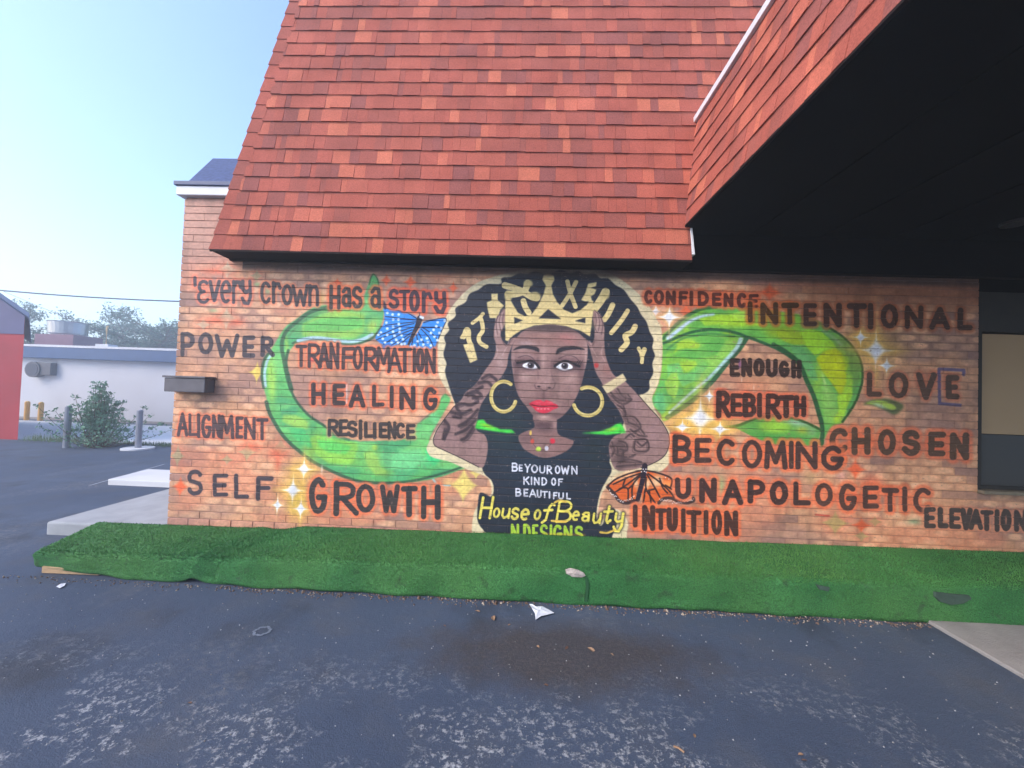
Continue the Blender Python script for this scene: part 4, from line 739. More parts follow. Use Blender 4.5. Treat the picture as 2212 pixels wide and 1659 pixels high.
def asphalt_mat():
    m, n, l, b = new_mat('worn_asphalt')
    g = n.new('ShaderNodeNewGeometry'); P = g.outputs['Position']
    def nz(scale, detail, rough=.55, stretch=(1, 1, 1), loc=(0, 0, 0), rot=0):
        mp = n.new('ShaderNodeMapping'); mp.inputs['Scale'].default_value = stretch; mp.inputs['Location'].default_value = loc; mp.inputs['Rotation'].default_value = (0, 0, rot)
        l.new(P, mp.inputs['Vector']); t = n.new('ShaderNodeTexNoise'); t.inputs['Scale'].default_value = scale; t.inputs['Detail'].default_value = detail; t.inputs['Roughness'].default_value = rough
        l.new(mp.outputs[0], t.inputs['Vector']); return t.outputs['Fac']
    def mr(v, a, b_, c=0, d=1):
        r = n.new('ShaderNodeMapRange'); r.inputs['From Min'].default_value = a; r.inputs['From Max'].default_value = b_; r.inputs['To Min'].default_value = c; r.inputs['To Max'].default_value = d; l.new(v, r.inputs['Value']); return r.outputs[0]
    def mth(op, a, b_):
        q = n.new('ShaderNodeMath'); q.operation = op
        for i, x in enumerate((a, b_)):
            if isinstance(x, (int, float)): q.inputs[i].default_value = x
            else: l.new(x, q.inputs[i])
        return q.outputs[0]
    def mx(a, b_, f):
        q = n.new('ShaderNodeMix'); q.data_type = 'RGBA'
        if isinstance(f, (int, float)): q.inputs[0].default_value = f
        else: l.new(f, q.inputs[0])
        for i, x in ((6, a), (7, b_)):
            if isinstance(x, tuple): q.inputs[i].default_value = (*x, 1)
            else: l.new(x, q.inputs[i])
        return q.outputs[2]
    big = nz(.5, 4); mid = nz(2.2, 6, .62, (1, 1.4, 1)); fine = nz(21, 8, .75, (1, 1.25, 1), (3, 1, 0)); grit = nz(170, 2, .5); grit2 = nz(60, 3, .6)
    base = mx((.038, .056, .096), (.056, .078, .124), mr(big, .35, .65))
    base = mx(base, (.078, .086, .104), mr(mid, .5, .72, 0, .6))
    base = mx(base, (.028, .033, .046), mr(nz(1.3, 5, .6, loc=(9, 4, 0)), .55, .7, 0, .7))
    # where the sealer has worn off the pale aggregate shows: mostly towards the photographer
    sp = n.new('ShaderNodeSeparateXYZ'); l.new(P, sp.inputs[0])
    near = mr(sp.outputs['Y'], -1.2, -1.9, 0, 1)
    patch = mr(nz(1.9, 5, .62, (1, 1.3, 1), (2.3, 5.1, 0)), .47, .56)
    speck = mth('MULTIPLY', mr(fine, .505, .55), mr(grit2, .42, .55))
    wear = mth('MULTIPLY', mth('MULTIPLY', near, patch), speck)
    base = mx(base, (.42, .44, .47), mth('MULTIPLY', wear, .9))
    wear2 = mth('MULTIPLY', mr(nz(1.1, 4, .6, (1, .45, 1), (7, 2, 0), .5), .55, .68), mr(fine, .46, .60))
    base = mx(base, (.17, .17, .175), mth('MULTIPLY', wear2, .55))
    # dried mud and rotten leaves in the dip in front of the kerb
    cm_ = n.new('ShaderNodeVectorMath'); cm_.operation = 'SUBTRACT'; cm_.inputs[1].default_value = (0.28, -1.16, 0); l.new(P, cm_.inputs[0])
    s2 = n.new('ShaderNodeVectorMath'); s2.operation = 'MULTIPLY'; s2.inputs[1].default_value = (1/.95, 1/.34, 0); l.new(cm_.outputs[0], s2.inputs[0])
    ln = n.new('ShaderNodeVectorMath'); ln.operation = 'LENGTH'; l.new(s2.outputs[0], ln.inputs[0])
    mud = mr(mth('ADD', ln.outputs['Value'], mth('MULTIPLY', nz(5, 6, .65, loc=(1, 8, 0)), 1.0)), 1.6, .95, 0, .8)
    base = mx(base, mx((.040, .034, .034), (.075, .062, .056), mr(grit2, .45, .68)), mud)
    # little pale stones and litter specks
    vo = n.new('ShaderNodeTexVoronoi'); vo.inputs['Scale'].default_value = 5.0; vo.inputs['Randomness'].default_value = 1; l.new(P, vo.inputs['Vector'])
    base = mx(base, (.30, .30, .31), mth('MULTIPLY', mr(vo.outputs['Distance'], .035, .02), mr(nz(3, 2), .5, .55)))
    gr = mr(grit, .3, .7, .78, 1.22)
    mu = n.new('ShaderNodeVectorMath'); mu.operation = 'SCALE'; l.new(base, mu.inputs[0]); l.new(gr, mu.inputs['Scale']); l.new(mu.outputs[0], b.inputs['Base Color'])
    l.new(mr(mid, .3, .7, .72, .95), b.inputs['Roughness']); b.inputs['Specular IOR Level'].default_value = .35
    bp = n.new('ShaderNodeBump'); bp.inputs['Strength'].default_value = .7; bp.inputs['Distance'].default_value = .006
    hh_ = mth('ADD', mth('MULTIPLY', grit, .6), mth('ADD', mth('MULTIPLY', fine, 1.2), mth('MULTIPLY', wear, .6)))
    l.new(hh_, bp.inputs['Height']); l.new(bp.outputs[0], b.inputs['Normal'])
    return m
M_ASPH = asphalt_mat()
M_CONC = mat('concrete', (150, 154, 158), .9, .12, 5, .4, 90)
M_CONC_D = mat('weathered_concrete', (138, 136, 136), .85, .18, 4, .5, 70)
M_CONC_P = mat('pale_concrete', (196, 198, 202), .9, .08, 2, .2, 50)
M_WHITE = mat('white_metal_flashing', (206, 208, 214), .5, .06, 6)
M_SOFFIT = mat('dark_brown_soffit_paint', (34, 25, 24), .9, .2, 3, .1, 30, spec=.15)
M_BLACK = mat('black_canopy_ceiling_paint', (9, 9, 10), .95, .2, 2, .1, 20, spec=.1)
M_DFR = mat('dark_window_frame', (44, 40, 36), .6, .15, 8)
M_DGLASS = mat('dark_panel', (62, 62, 60), .35, .05, 2)
M_TAN = mat('tan_board', (172, 148, 116), .75, .05, 1.5, .05, 20)
M_GREY = mat('weathered_grey_box', (92, 90, 96), .6, .15, 8, .1)
M_WOOD = mat('raw_timber', (170, 142, 108), .85, .25, 20, .3, 60, stretch=(1, 8, 8))
M_SILL = mat('sill_concrete', (120, 112, 96), .85, .2, 14, .3)

# ================================================================ GROUND
mb = MB()
xs = [-88, -60, -30, -20, -15, -12, -10, -8, -6, -4, -2, 0, 2, 4, 6, 10, 20, 60, 88]
ys = [-68, -60, -20, -8, -4, -2, 0, 2, 4, 4.9, 7, 9, 11, 13, 15, 17, 60, 88]
def gz(y): return 0.0 if y < 4.9 else -0.96*min(1, (y-4.9)/11.6)
for i in range(len(xs)-1):
    for j in range(len(ys)-1):
        mb.quad((xs[i], ys[j], gz(ys[j])), (xs[i+1], ys[j], gz(ys[j])), (xs[i+1], ys[j+1], gz(ys[j+1])), (xs[i], ys[j+1], gz(ys[j+1])))
mb.build('ground', M_ASPH, kind='structure')
# pale concrete lot beyond the posts
mb = MB(); yq = [5.0, 8, 11, 14, 16.4]
for j in range(4):
    mb.quad((-40, yq[j], gz(yq[j])+.005), (-3.0, yq[j], gz(yq[j])+.005), (-3.0, yq[j+1], gz(yq[j+1])+.005), (-40, yq[j+1], gz(yq[j+1])+.005))
mb.build('far_pavement', M_CONC_P, kind='structure')
# concrete apron, bottom right
a = on_z(1935, 1306, .0); a2 = on_z(2212, 1467, .0)
dd = (a2-a).normalized(); e0 = a-dd*.4; e1 = a2+dd*2.5
mb = MB(); zt = .022
mb.hexa([(e0.x, e0.y, -.05), (e1.x, e1.y, -.05), (9.5, e1.y, -.05), (9.5, e0.y, -.05), (e0.x, e0.y, zt), (e1.x, e1.y, zt), (9.5, e1.y, zt), (9.5, e0.y, zt)][::1])
o = mb.build('pavement', M_CONC_D, kind='structure', bevel=.008)
# raised concrete walk: runs under the turf and round the left corner
pA = on_z(100, 1127, .12); pC = on_z(352, 1063, .12)
XK = pA.x
mb = MB()
mb.box(XK, 9.5, pA.y-.02, .0, 0, .12); 
mb = MB()
mb.box(XK, XL-.0, pA.y, 5.0, -.02, .12)
mb.build('side_pavement', M_CONC, kind='structure', bevel=.018)
EDGE = -.565
mb = MB(); kL = on_z(84, 1226, 0.0).x + .11
mb.hexa([(kL, EDGE, 0), (9.5, EDGE, 0), (9.5, -.0, 0), (kL+.0, -.0, 0), (kL, EDGE, .135), (9.5, EDGE, .20), (9.5, -.0, .20), (kL, -.0, .135)])
mb.build('front_pavement', M_CONC, kind='structure', bevel=.012)
# second raised slab further back
s0 = on_z(233, 1035, .08); s1 = on_z(321, 1013, .08)
mb = MB(); mb.hexa([(s0.x, s0.y, -.02), (-3.0, s0.y, -.02), (-3.0, s1.y, -.02), (s1.x, s1.y, -.02), (s0.x, s0.y, .08), (-3.0, s0.y, .08), (-3.0, s1.y, .08), (s1.x, s1.y, .08)])
mb.build('rear_pavement', M_CONC_P, kind='structure', bevel=.01)
l0 = on_z(190, 1049, .006); l1 = on_z(352, 1003, .006)
mb = MB(); w_ = .025; mb.quad((l0.x, l0.y, .006), (l1.x, l1.y, .006), (l1.x+.02, l1.y+w_, .006), (l0.x+.02, l0.y+w_, .006))
mb.build('painted_line', mat('faded_line_paint', (150, 156, 166), .8, .3, 20), kind='structure')

# ================================================================ BRICK WALL
WTOP = 3.23
WB = on_y(2140, 1066).z                        # top of the low wall under the window
back = MB()
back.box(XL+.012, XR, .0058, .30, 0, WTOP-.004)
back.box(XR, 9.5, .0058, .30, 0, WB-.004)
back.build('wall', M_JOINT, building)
sidem = MB(); sidem.box(XL+.012, XL+.3, .302, BD, 0, WTOP-.006); sidem.build('side_wall', mat('side_brick', (176, 132, 112), .8, .2, 3, .4, 40), building)
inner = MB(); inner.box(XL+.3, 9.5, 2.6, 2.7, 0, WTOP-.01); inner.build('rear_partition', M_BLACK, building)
def brick_mesh(w, name='brick'):
    m = MB(); d = .05; h = BC-.0065; b_ = .0024; q_ = .0004
    F = [(q_, 0, b_), (w-q_, 0, b_), (w-q_, 0, h-b_), (q_, 0, h-b_)]
    E = [(0, b_, 0), (w, b_, 0), (w, b_, h), (0, b_, h)]
    K_ = [(0, d, 0), (w, d, 0), (w, d, h), (0, d, h)]
    m.v = F+E+K_; m.f = [(0, 1, 2, 3)]+[(4+i, 4+(i+1) % 4, (i+1) % 4, i) for i in range(4)]+[(8+i, 8+(i+1) % 4, 4+(i+1) % 4, 4+i) for i in range(4)]
    m.m = [0]*9; m.uv = [[(0, 0)]*4]*9
    return m
bricks = []
nc = int((WTOP-BASE)/BC)+1
for c in range(-2, nc+1):
    z = BASE+c*BC; off = 0 if c % 2 == 0 else BL/2
    gap = .0105 if c <= 0 else (.004 if c <= 1 else .0008)
    xlim = XR if z+BC > WB+.002 else 5.6
    if z+BC > WTOP+.01: continue
    if c % 2 == 1: bricks.append((XL, z, BL/2-gap))
    k = 0
    while True:
        x = XL+off+k*BL; k += 1
        if x >= xlim-.02: break
        w = min(BL-gap, xlim-x-(.002 if xlim == XR else 0)); bricks.append((x, z, w))
def visible(x, z):
    if z+BC > 2.655 and x+BL > -2.62: return False
    return x < 4.6 and z > .12
def area(x, z):
    return 1.0+.03*x+.0001*z
vis = sorted([b_ for b_ in bricks if visible(b_[0], b_[1]) and b_[2] > .15], key=lambda q: -(q[2]*(1+.031*q[0])))
# the 300 that show largest: the right half of the wall is nearest to the lens axis' normal
top = set(vis[:300]); meshes = {}
rest = MB()
for (x, z, w) in bricks:
    dy = rnd.uniform(-.0016, .0016); tilt = rnd.uniform(-.004, .004)
    if (x, z, w) in top:
        key = round(w, 3)
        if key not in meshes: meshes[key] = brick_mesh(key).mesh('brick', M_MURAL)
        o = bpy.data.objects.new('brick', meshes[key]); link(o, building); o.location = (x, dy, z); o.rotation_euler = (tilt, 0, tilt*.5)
    else:
        bm_ = brick_mesh(w); n0 = len(rest.v)
        for p in bm_.v: rest.v.append((x+p[0], dy+p[1]+tilt*p[2], z+p[2]))
        rest.f += [tuple(n0+i for i in f) for f in bm_.f]; rest.m += bm_.m; rest.uv += bm_.uv
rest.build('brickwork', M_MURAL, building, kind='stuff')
# corner bricks of the side wall show as a toothed edge
cb_ = MB()
for c in range(-2, nc):
    z = BASE+c*BC
    if z+BC > WTOP: continue
    d = rnd.uniform(0, .006)
    cb_.box(XL-d if c % 2 else XL+.003, XL+.02, .052, .26 if c % 2 else .15, z, z+BC-.008)
cb_.build('corner_brickwork', M_MURAL, building, kind='stuff')

# ---- pier cap at the left end, above the wall
px1 = on_y(505, 400).x
cap = MB(); cap.box(XL-.045, px1+.4, -.045, BD, WTOP, WTOP+.085); cap.build('coping_fascia', M_WHITE, building, bevel=.006)
drk = mat('dark_cap_metal', (56, 74, 112), .5, .1, 6)
cap = MB(); cap.box(XL-.06, px1+.4, -.06, BD, WTOP+.087, WTOP+.125); cap.build('coping_cap', drk, building, bevel=.004)
zc = WTOP+.127; hx0, hx1, hy0, hy1 = XL+.0, -1.6, .0, 1.6; M_CAPSH = mat('grey_shingle', (66, 80, 118), .9, .25, 30, .3, 80)
hp = MB(); pk = on_y(460, 342, .75); zp = pk.z; X_ = pk.x
hp.face([(hx0, hy0, zc), (hx1, hy0, zc), (hx1, .75, zp), (X_, .75, zp)]); hp.face([(hx0, hy1, zc), (hx0, hy0, zc), (X_, .75, zp)]); hp.face([(hx1, hy1, zc), (hx0, hy1, zc), (X_, .75, zp), (hx1, .75, zp)]); hp.face([(hx0, hy0, zc), (hx0, hy1, zc), (hx1, hy1, zc), (hx1, hy0, zc)])
hp.build('hip_roof', M_CAPSH, building)

# ---- grey box on the corner
bx0 = on_y(351, 830, -.12).x; bx1 = on_y(443, 830, -.12).x; bz1 = on_y(400, 812, -.12).z; bz0 = on_y(400, 847, -.12).z
lb = empty('wall_box', (0, 0, 0), 'small dark grey metal box fixed on the left corner of the brick wall', 'wall box')
q = MB(); q.box(bx0+.008, bx1-.008, -.115, -.004, bz0, bz1-.02); q.build('housing', M_GREY, lb, bevel=.006)
q = MB(); q.box(bx0-.004, bx1, -.125, -.004, bz1-.018, bz1); q.build('lid', M_GREY, lb, bevel=.003)
q = MB(); q.box(bx0+.008, bx0+.10, -.003, .20, bz0+.02, bz1-.03); q.build('bracket', M_GREY, lb)

# ---- window bay at the right
win = MB(); wz0, wz1 = WB+.03, on_y(2105, 628).z; WY_ = .07
wn = MB(); wn.box(XR+.002, XR+.055, WY_-.05, WY_+.05, wz0, wz1); wn.box(XR+.055, 8, WY_-.04, WY_+.05, wz0, wz0+.03)
tz1 = on_y(2160, 722, WY_).z; tz0 = on_y(2160, 938, WY_).z; tx0 = on_y(2114, 820, WY_).x
wn.box(XR+.055, 8, WY_-.045, WY_+.05, tz1+.012, wz1); 
wobj = wn.build('window', M_DFR, building, bevel=.003)
q = MB(); q.box(tx0, 6.6, WY_+.002, WY_+.02, tz0, tz1); q.build('tan_panel', M_TAN, wobj)
q = MB(); q.box(XR+.056, 6.6, WY_-.01, WY_+.015, wz0+.03, tz0-.006); q.build('dark_panel', M_DGLASS, wobj)
q = MB(); q.box(XR+.003, 8, -.045, .10, WB, WB+.028); q.build('sill', M_SILL, building, bevel=.004)
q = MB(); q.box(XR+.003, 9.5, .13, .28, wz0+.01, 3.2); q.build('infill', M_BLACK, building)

# ================================================================ ROOFS
def slab_tab(w, h, t, u_, name, t0=None):
    """shingle tab lying in local X (across), Z (up the slope), outward = -Y; thicker at the butt"""
    m = MB(); t0 = t if t0 is None else t0
    v = [(0, -t, 0), (w, -t, 0), (w, 0, 0), (0, 0, 0), (0, -t0*.25, h), (w, -t0*.25, h), (w, 0, h), (0, 0, h)]
    m.v = v; m.f = [(0, 1, 5, 4), (3, 2, 1, 0), (1, 2, 6, 5), (3, 0, 4, 7), (4, 5, 6, 7)]; m.m = [0]*5
    m.uv = [[(u_, 0), (u_, 0), (u_, 1), (u_, 1)], [(u_, 0)]*4, [(u_, 0), (u_, 0), (u_, 1), (u_, 1)], [(u_, 0), (u_, 0), (u_, 1), (u_, 1)], [(u_, 1)]*4]
    return m
EXP = .1430; TH = .178
def clip_row(x0, x1, a, b): return max(x0, a), min(x1, b)
def make_roof(root, frame, rows, span, seed, keep, scorer):
    """frame: 4x4 of the slope (X across, Z up slope, -Y outward). span(row) -> (x0, x1) along X"""
    r = random.Random(seed); tabs = []
    for i in range(rows):
        a, b_ = span(i); 
        if b_-a < .02: continue
        x = a - r.uniform(0, .1)
        while x < b_:
            w = r.choice([.05, .07, .09, .10, .12, .14, .16, .19]); xa, xb = clip_row(x, x+w, a, b_); x += w
            if xb-xa < .012: continue
            t = r.random(); u_ = .05+.55*r.random() if t < .62 else (.55+.25*r.random() if t < .90 else .86+.14*r.random())
            th = r.choice([.0045, .005, .008, .0085])
            tabs.append((i, xa, xb-xa, u_, th, r.uniform(-.003, .003)))
    big = sorted(tabs, key=lambda q: -scorer(q))[:keep]; bigs = set(id(q) for q in big)
    rest = MB()
    Minv = frame
    for q in tabs:
        i, xa, w, u_, th, dz = q
        st = slab_tab(w-.0015, TH, th, u_, 'shingle')
        if id(q) in bigs:
            me = st.mesh('shingle', M_SH); o = bpy.data.objects.new('shingle', me); link(o, root)
            o.matrix_local = frame @ Matrix.Translation((xa, -.004, i*EXP+dz)) @ Matrix.Rotation(R(-1.7), 4, 'X')
        else:
            mm_ = frame @ Matrix.Translation((xa, -.004, i*EXP+dz)) @ Matrix.Rotation(R(-1.7), 4, 'X'); n0 = len(rest.v)
            rest.v += [tuple(mm_ @ Vector(p)) for p in st.v]; rest.f += [tuple(n0+k for k in f) for f in st.f]; rest.m += st.m; rest.uv += st.uv
    if rest.v: rest.build('shingle_field', M_SH, root, kind='stuff')
SL = .137; cosL = 1/math.sqrt(1+SL*SL); EZ, EY = 2.655, -.22; EX0 = on_plane(455, 535, (0, EY, EZ), Vector((0, 1, 0))).x; EX1 = 1.372
NF = Vector((0, -1, SL)).normalized()
Zs = Vector((0, SL, 1)).normalized(); Xs = Vector((1, 0, 0)); Ys = Zs.cross(Xs)
FR_MAIN = Matrix(((Xs.x, Ys.x, Zs.x, 0), (Xs.y, Ys.y, Zs.y, EY), (Xs.z, Ys.z, Zs.z, EZ), (0, 0, 0, 1)))
# canopy face: plane x = 1.333 + SL (z - 2.975), facing -x, running towards the camera
CE = on_plane(1480, 488, (0, EY, EZ), NF); CEZ, CEX = CE.z, CE.x
NC = Vector((-1, 0, SL)).normalized()
NROW = 27
def main_span(i):
    zrow = EZ+i*EXP*cosL; x0 = EX0+SL*(zrow-EZ)+.10
    zmid = zrow+EXP*.5
    x1 = EX1 if zmid < CEZ else (CEX+SL*(zmid-CEZ)+.03 if zmid < CEZ+1.02 else 6.5)
    return x0, x1
roof = MB(); HT = 3.9
def mp(x, z, dy=0): return (x, EY+SL*(z-EZ)+dy, z)
zt_ = EZ+HT*cosL
roof.hexa([(EX0+.02, EY+.012, EZ+.001), (EX1, EY+.012, EZ+.001), (EX1, .4, EZ+.001), (EX0+.02, .4, EZ+.001), (EX0+.02+SL*(zt_-EZ), EY+SL*(zt_-EZ)+.012, zt_), (EX1, EY+SL*(zt_-EZ)+.012, zt_), (EX1, 1.0, zt_), (EX0+.05+SL*(zt_-EZ), 1.0, zt_)])
roof.hexa([(EX1, EY+SL*(CEZ-EZ)+.012, CEZ+.03), (6.5, EY+SL*(CEZ-EZ)+.012, CEZ+.03), (6.5, .4, CEZ+.03), (EX1, .4, CEZ+.03), (EX1, EY+SL*(zt_-EZ)+.012, zt_-.001), (6.5, EY+SL*(zt_-EZ)+.012, zt_-.001), (6.5, 1.0, zt_-.001), (EX1, 1.0, zt_-.001)])
R_ = roof.build('mansard_roof', mat('roof_felt', (60, 34, 32), .95, .2, 8), building)
def sc_main(q): 
    i, xa, w, u_, th, dz = q
    z = EZ+i*EXP; vis_ = 1 if i < 18 else 0
    return w*vis_*(1+.12*(3 if False else 0))*(1.0/(1+.012*i))
make_roof(R_, FR_MAIN, NROW, main_span, 5, 300, sc_main)
# return of the mansard at the left hip and its cap shingles
lf = MB(); lf.face([(EX0, EY, EZ), (EX0+SL*HT, EY+SL*HT, EZ+HT), (EX0+SL*HT, 5, EZ+HT), (EX0, 5, EZ)][::-1]); lf.build('roof_return', M_CAPSH, R_)
hr = random.Random(3)
hd = Vector((SL, SL, 1)).normalized()
for i in range(NROW-1):
    p = Vector((EX0, EY, EZ))+hd*(i*EXP*1.03); u_ = hr.choice([.2, .35, .5, .6])
    m_ = MB(); w_ = .112; t = .011
    m_.v = []; bq = [p, p+Vector((w_, .002, 0)), p+Vector((.004, w_, 0))]
    off = Vector((-.3, -1, 0)).normalized()
    def P3(base, k, o_): return base+hd*k+o_
    A0 = P3(bq[0], 0, Vector((-t, -t, 0))); A1 = P3(bq[1], 0, Vector((0, -t, 0))); A2 = P3(bq[0], .165, Vector((-.004, -.004, 0))); A3 = P3(bq[1], .165, Vector((0, -.004, 0)))
    B0 = P3(bq[2], 0, Vector((-t, 0, 0))); B2 = P3(bq[2], .165, Vector((-.004, 0, 0)))
    U = lambda: [(u_, 0), (u_, 0), (u_, .75), (u_, .75)]
    m_.quad(A0, A1, A3, A2, 0, U()); m_.quad(B0, A0, A2, B2, 0, U()); m_.quad(bq[0], bq[1], A1, A0, 0, [(u_, .8)]*4)
    m_.quad(bq[1], bq[1]+hd*.165, A3, A1, 0, [(u_, .8)]*4)
    m_.build('hip_shingle', M_SH, R_)
# soffit under the eave, drip edge, frieze
sf = MB(); sf.hexa([(EX0+.01, EY+.004, EZ-.012), (EX1, EY+.004, EZ-.012), (EX1, .012, EZ-.012), (EX0+.01, .012, EZ-.012), (EX0+.01, EY+.004, EZ), (EX1, EY+.004, EZ), (EX1, .012, EZ), (EX0+.01, .012, EZ)])
sf.build('soffit', M_SOFFIT, building)
fz = MB(); fz.box(EX0+.012, 9.5, -.03, -.002, 2.630, EZ-.0125); fz.build('frieze_board', M_SOFFIT, building, bevel=.004)
fz = MB(); fz.box(EX1+.002, 9.5, -.034, -.002, EZ-.012, CEZ+.02); fz.build('upper_frieze_board', M_BLACK, building)
de = MB(); de.box(EX0, EX1, EY-.012, EY+.002, EZ-.016, EZ+.002); de.build('drip_edge', M_SOFFIT, building)
ef = on_plane(1494, 492, (0, EY-.01, EZ), NF); eg = on_plane(1496, 550, (0, EY-.01, EZ), NF)
fl = MB(); fl.hexa([(EX1+.003, eg.y, eg.z), (EX1+.027, eg.y, eg.z), (EX1+.027, eg.y+.10, eg.z), (EX1+.003, eg.y+.10, eg.z), (EX1-.004, ef.y, ef.z), (EX1+.014, ef.y, ef.z), (EX1+.014, ef.y+.1, ef.z), (EX1-.004, ef.y+.1, ef.z)])
fl.build('end_flashing', M_WHITE, building, bevel=.003)

# ---- drive-through canopy running forward past the camera on the right
can = empty('entrance_canopy', (0, 0, 0), 'deep canopy with a black ceiling and red shingle edge running forward over the right side', 'canopy')
Yc = Vector((0, -1, 0)); Zc = Vector((SL, 0, 1)).normalized(); Yn = Zc.cross(Yc)
y0c = CE.y
FR_CAN = Matrix(((Yc.x, Yn.x, Zc.x, CEX), (Yc.y, Yn.y, Zc.y, y0c), (Yc.z, Yn.z, Zc.z, CEZ), (0, 0, 0, 1)))
def can_span(i):
    z = (i+.5)*EXP*cosL; return -(SL*z)-.01, 7.0
cf_ = MB(); L_ = 7.0; H_ = .985
cf_.hexa([(CEX+.012, y0c-L_, CEZ+.0), (CEX+.08, y0c-L_, CEZ+.0), (CEX+.08, .3, CEZ+.0), (CEX+.012, .3, CEZ), (CEX+.012+SL*H_, y0c-L_, CEZ+H_), (CEX+.08+SL*H_, y0c-L_, CEZ+H_), (CEX+.08+SL*H_, .3, CEZ+H_), (CEX+.012+SL*H_, .3, CEZ+H_)])
CR = cf_.build('canopy_roof', mat('canopy_felt', (60, 34, 32), .95, .2, 8), can)
def sc_can(q):
    i, xa, w, u_, th, dz = q; d = 3.1-xa
    return (w/max(d, .6)**2) if (xa < 1.9) else 0
make_roof(CR, FR_CAN, 7, can_span, 9, 300, sc_can)
tf = MB(); zt_ = CEZ+H_; xt = CEX+SL*H_
tf.box(xt-.028, xt+.17, y0c-L_, .35, zt_+.008, zt_+.062)
tf.build('top_flashing', M_WHITE, can, bevel=.004)
de = MB(); de.box(CEX-.008, CEX+.012, y0c-L_, y0c+.004, CEZ-.012, CEZ+.001); de.build('drip_edge', M_SOFFIT, can)
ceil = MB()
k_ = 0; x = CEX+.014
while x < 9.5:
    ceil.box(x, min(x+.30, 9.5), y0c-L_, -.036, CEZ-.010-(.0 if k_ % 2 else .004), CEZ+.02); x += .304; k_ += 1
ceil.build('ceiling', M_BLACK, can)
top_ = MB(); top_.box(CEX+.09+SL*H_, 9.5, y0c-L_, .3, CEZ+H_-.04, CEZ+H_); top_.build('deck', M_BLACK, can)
lp = on_z(2196, 480, CEZ-.016)
lamp = empty('ceiling_light', (lp.x, lp.y, lp.z), 'unlit recessed can light in the black canopy ceiling', 'light')
q = MB(); q.tube([(0, 0, .004), (0, 0, -.014)], .085, 24); q.build('trim_ring', mat('dull_trim', (52, 48, 46), .5), lamp)
q = MB(); q.tube([(0, 0, -.0145), (0, 0, -.02)], .06, 20); q.build('lens', mat('frosted_lens', (70, 68, 66), .4), lamp)
for sx in (0, 1):
    pass
q = MB(); q.box(8.2, 8.5, y0c-L_+.2, y0c-L_+.5, 0, CEZ-.012); q.build('column', M_WHITE, can)

# ================================================================ ARTIFICIAL TURF
def turf_mat(name, rgb, seed):
    m, n, l, b = new_mat(name)
    g = n.new('ShaderNodeNewGeometry')
    def nz(s, d, st=(1, 1, 1)):
        mp_ = n.new('ShaderNodeMapping'); mp_.inputs['Scale'].default_value = st; mp_.inputs['Location'].default_value = (seed, seed*2, 0); l.new(g.outputs['Position'], mp_.inputs['Vector'])
        t = n.new('ShaderNodeTexNoise'); t.inputs['Scale'].default_value = s; t.inputs['Detail'].default_value = d; l.new(mp_.outputs[0], t.inputs['Vector']); return t.outputs['Fac']
    c = lin(rgb); rp = n.new('ShaderNodeValToRGB'); el = rp.color_ramp.elements
    el[0].position = .3; el[0].color = (c[0]*.62, c[1]*.70, c[2]*.66, 1); el[1].position = .72; el[1].color = (c[0]*1.6, c[1]*1.22, c[2]*1.15, 1)
    l.new(nz(2.2, 6), rp.inputs[0])
    mr = n.new('ShaderNodeMapRange'); mr.inputs['From Min'].default_value = .3; mr.inputs['From Max'].default_value = .7; mr.inputs['To Min'].default_value = .6; mr.inputs['To Max'].default_value = 1.35
    l.new(nz(120, 4), mr.inputs['Value'])
    yl = n.new('ShaderNodeMix'); yl.data_type = 'RGBA'; yl.inputs[7].default_value = (c[0]*2.6, c[1]*1.25, c[2]*.95, 1)
    f1 = n.new('ShaderNodeMapRange'); f1.inputs['From Min'].default_value = .42; f1.inputs['From Max'].default_value = .68; f1.inputs['To Max'].default_value = .6; l.new(nz(.9, 5), f1.inputs['Value'])
    l.new(f1.outputs[0], yl.inputs[0]); l.new(rp.outputs[0], yl.inputs[6])
    dk = n.new('ShaderNodeMix'); dk.data_type = 'RGBA'; dk.inputs[7].default_value = (.035, .045, .03, 1); l.new(yl.outputs[2], dk.inputs[6])
    f2 = n.new('ShaderNodeMapRange'); f2.inputs['From Min'].default_value = .60; f2.inputs['From Max'].default_value = .74; f2.inputs['To Max'].default_value = .7; l.new(nz(11, 5, (1, 1.6, 1)), f2.inputs['Value']); l.new(f2.outputs[0], dk.inputs[0])
    mu = n.new('ShaderNodeVectorMath'); mu.operation = 'SCALE'; l.new(dk.outputs[2], mu.inputs[0]); l.new(mr.outputs[0], mu.inputs['Scale']); l.new(mu.outputs[0], b.inputs['Base Color'])
    b.inputs['Roughness'].default_value = .8; b.inputs['Specular IOR Level'].default_value = .25
    bp = n.new('ShaderNodeBump'); bp.inputs['Strength'].default_value = .8; bp.inputs['Distance'].default_value = .01; l.new(nz(140, 3), bp.inputs['Height']); l.new(bp.outputs[0], b.inputs['Normal'])
    return m
M_TURF = turf_mat('green_turf', (52, 116, 66), 1.0)
M_BLADE = turf_mat('turf_blades', (62, 130, 72), 4.0)
from mathutils import noise as mn
def ztop(x): return .165+.075*min(max((x+3.2)/7.2, -.1), 1.1)
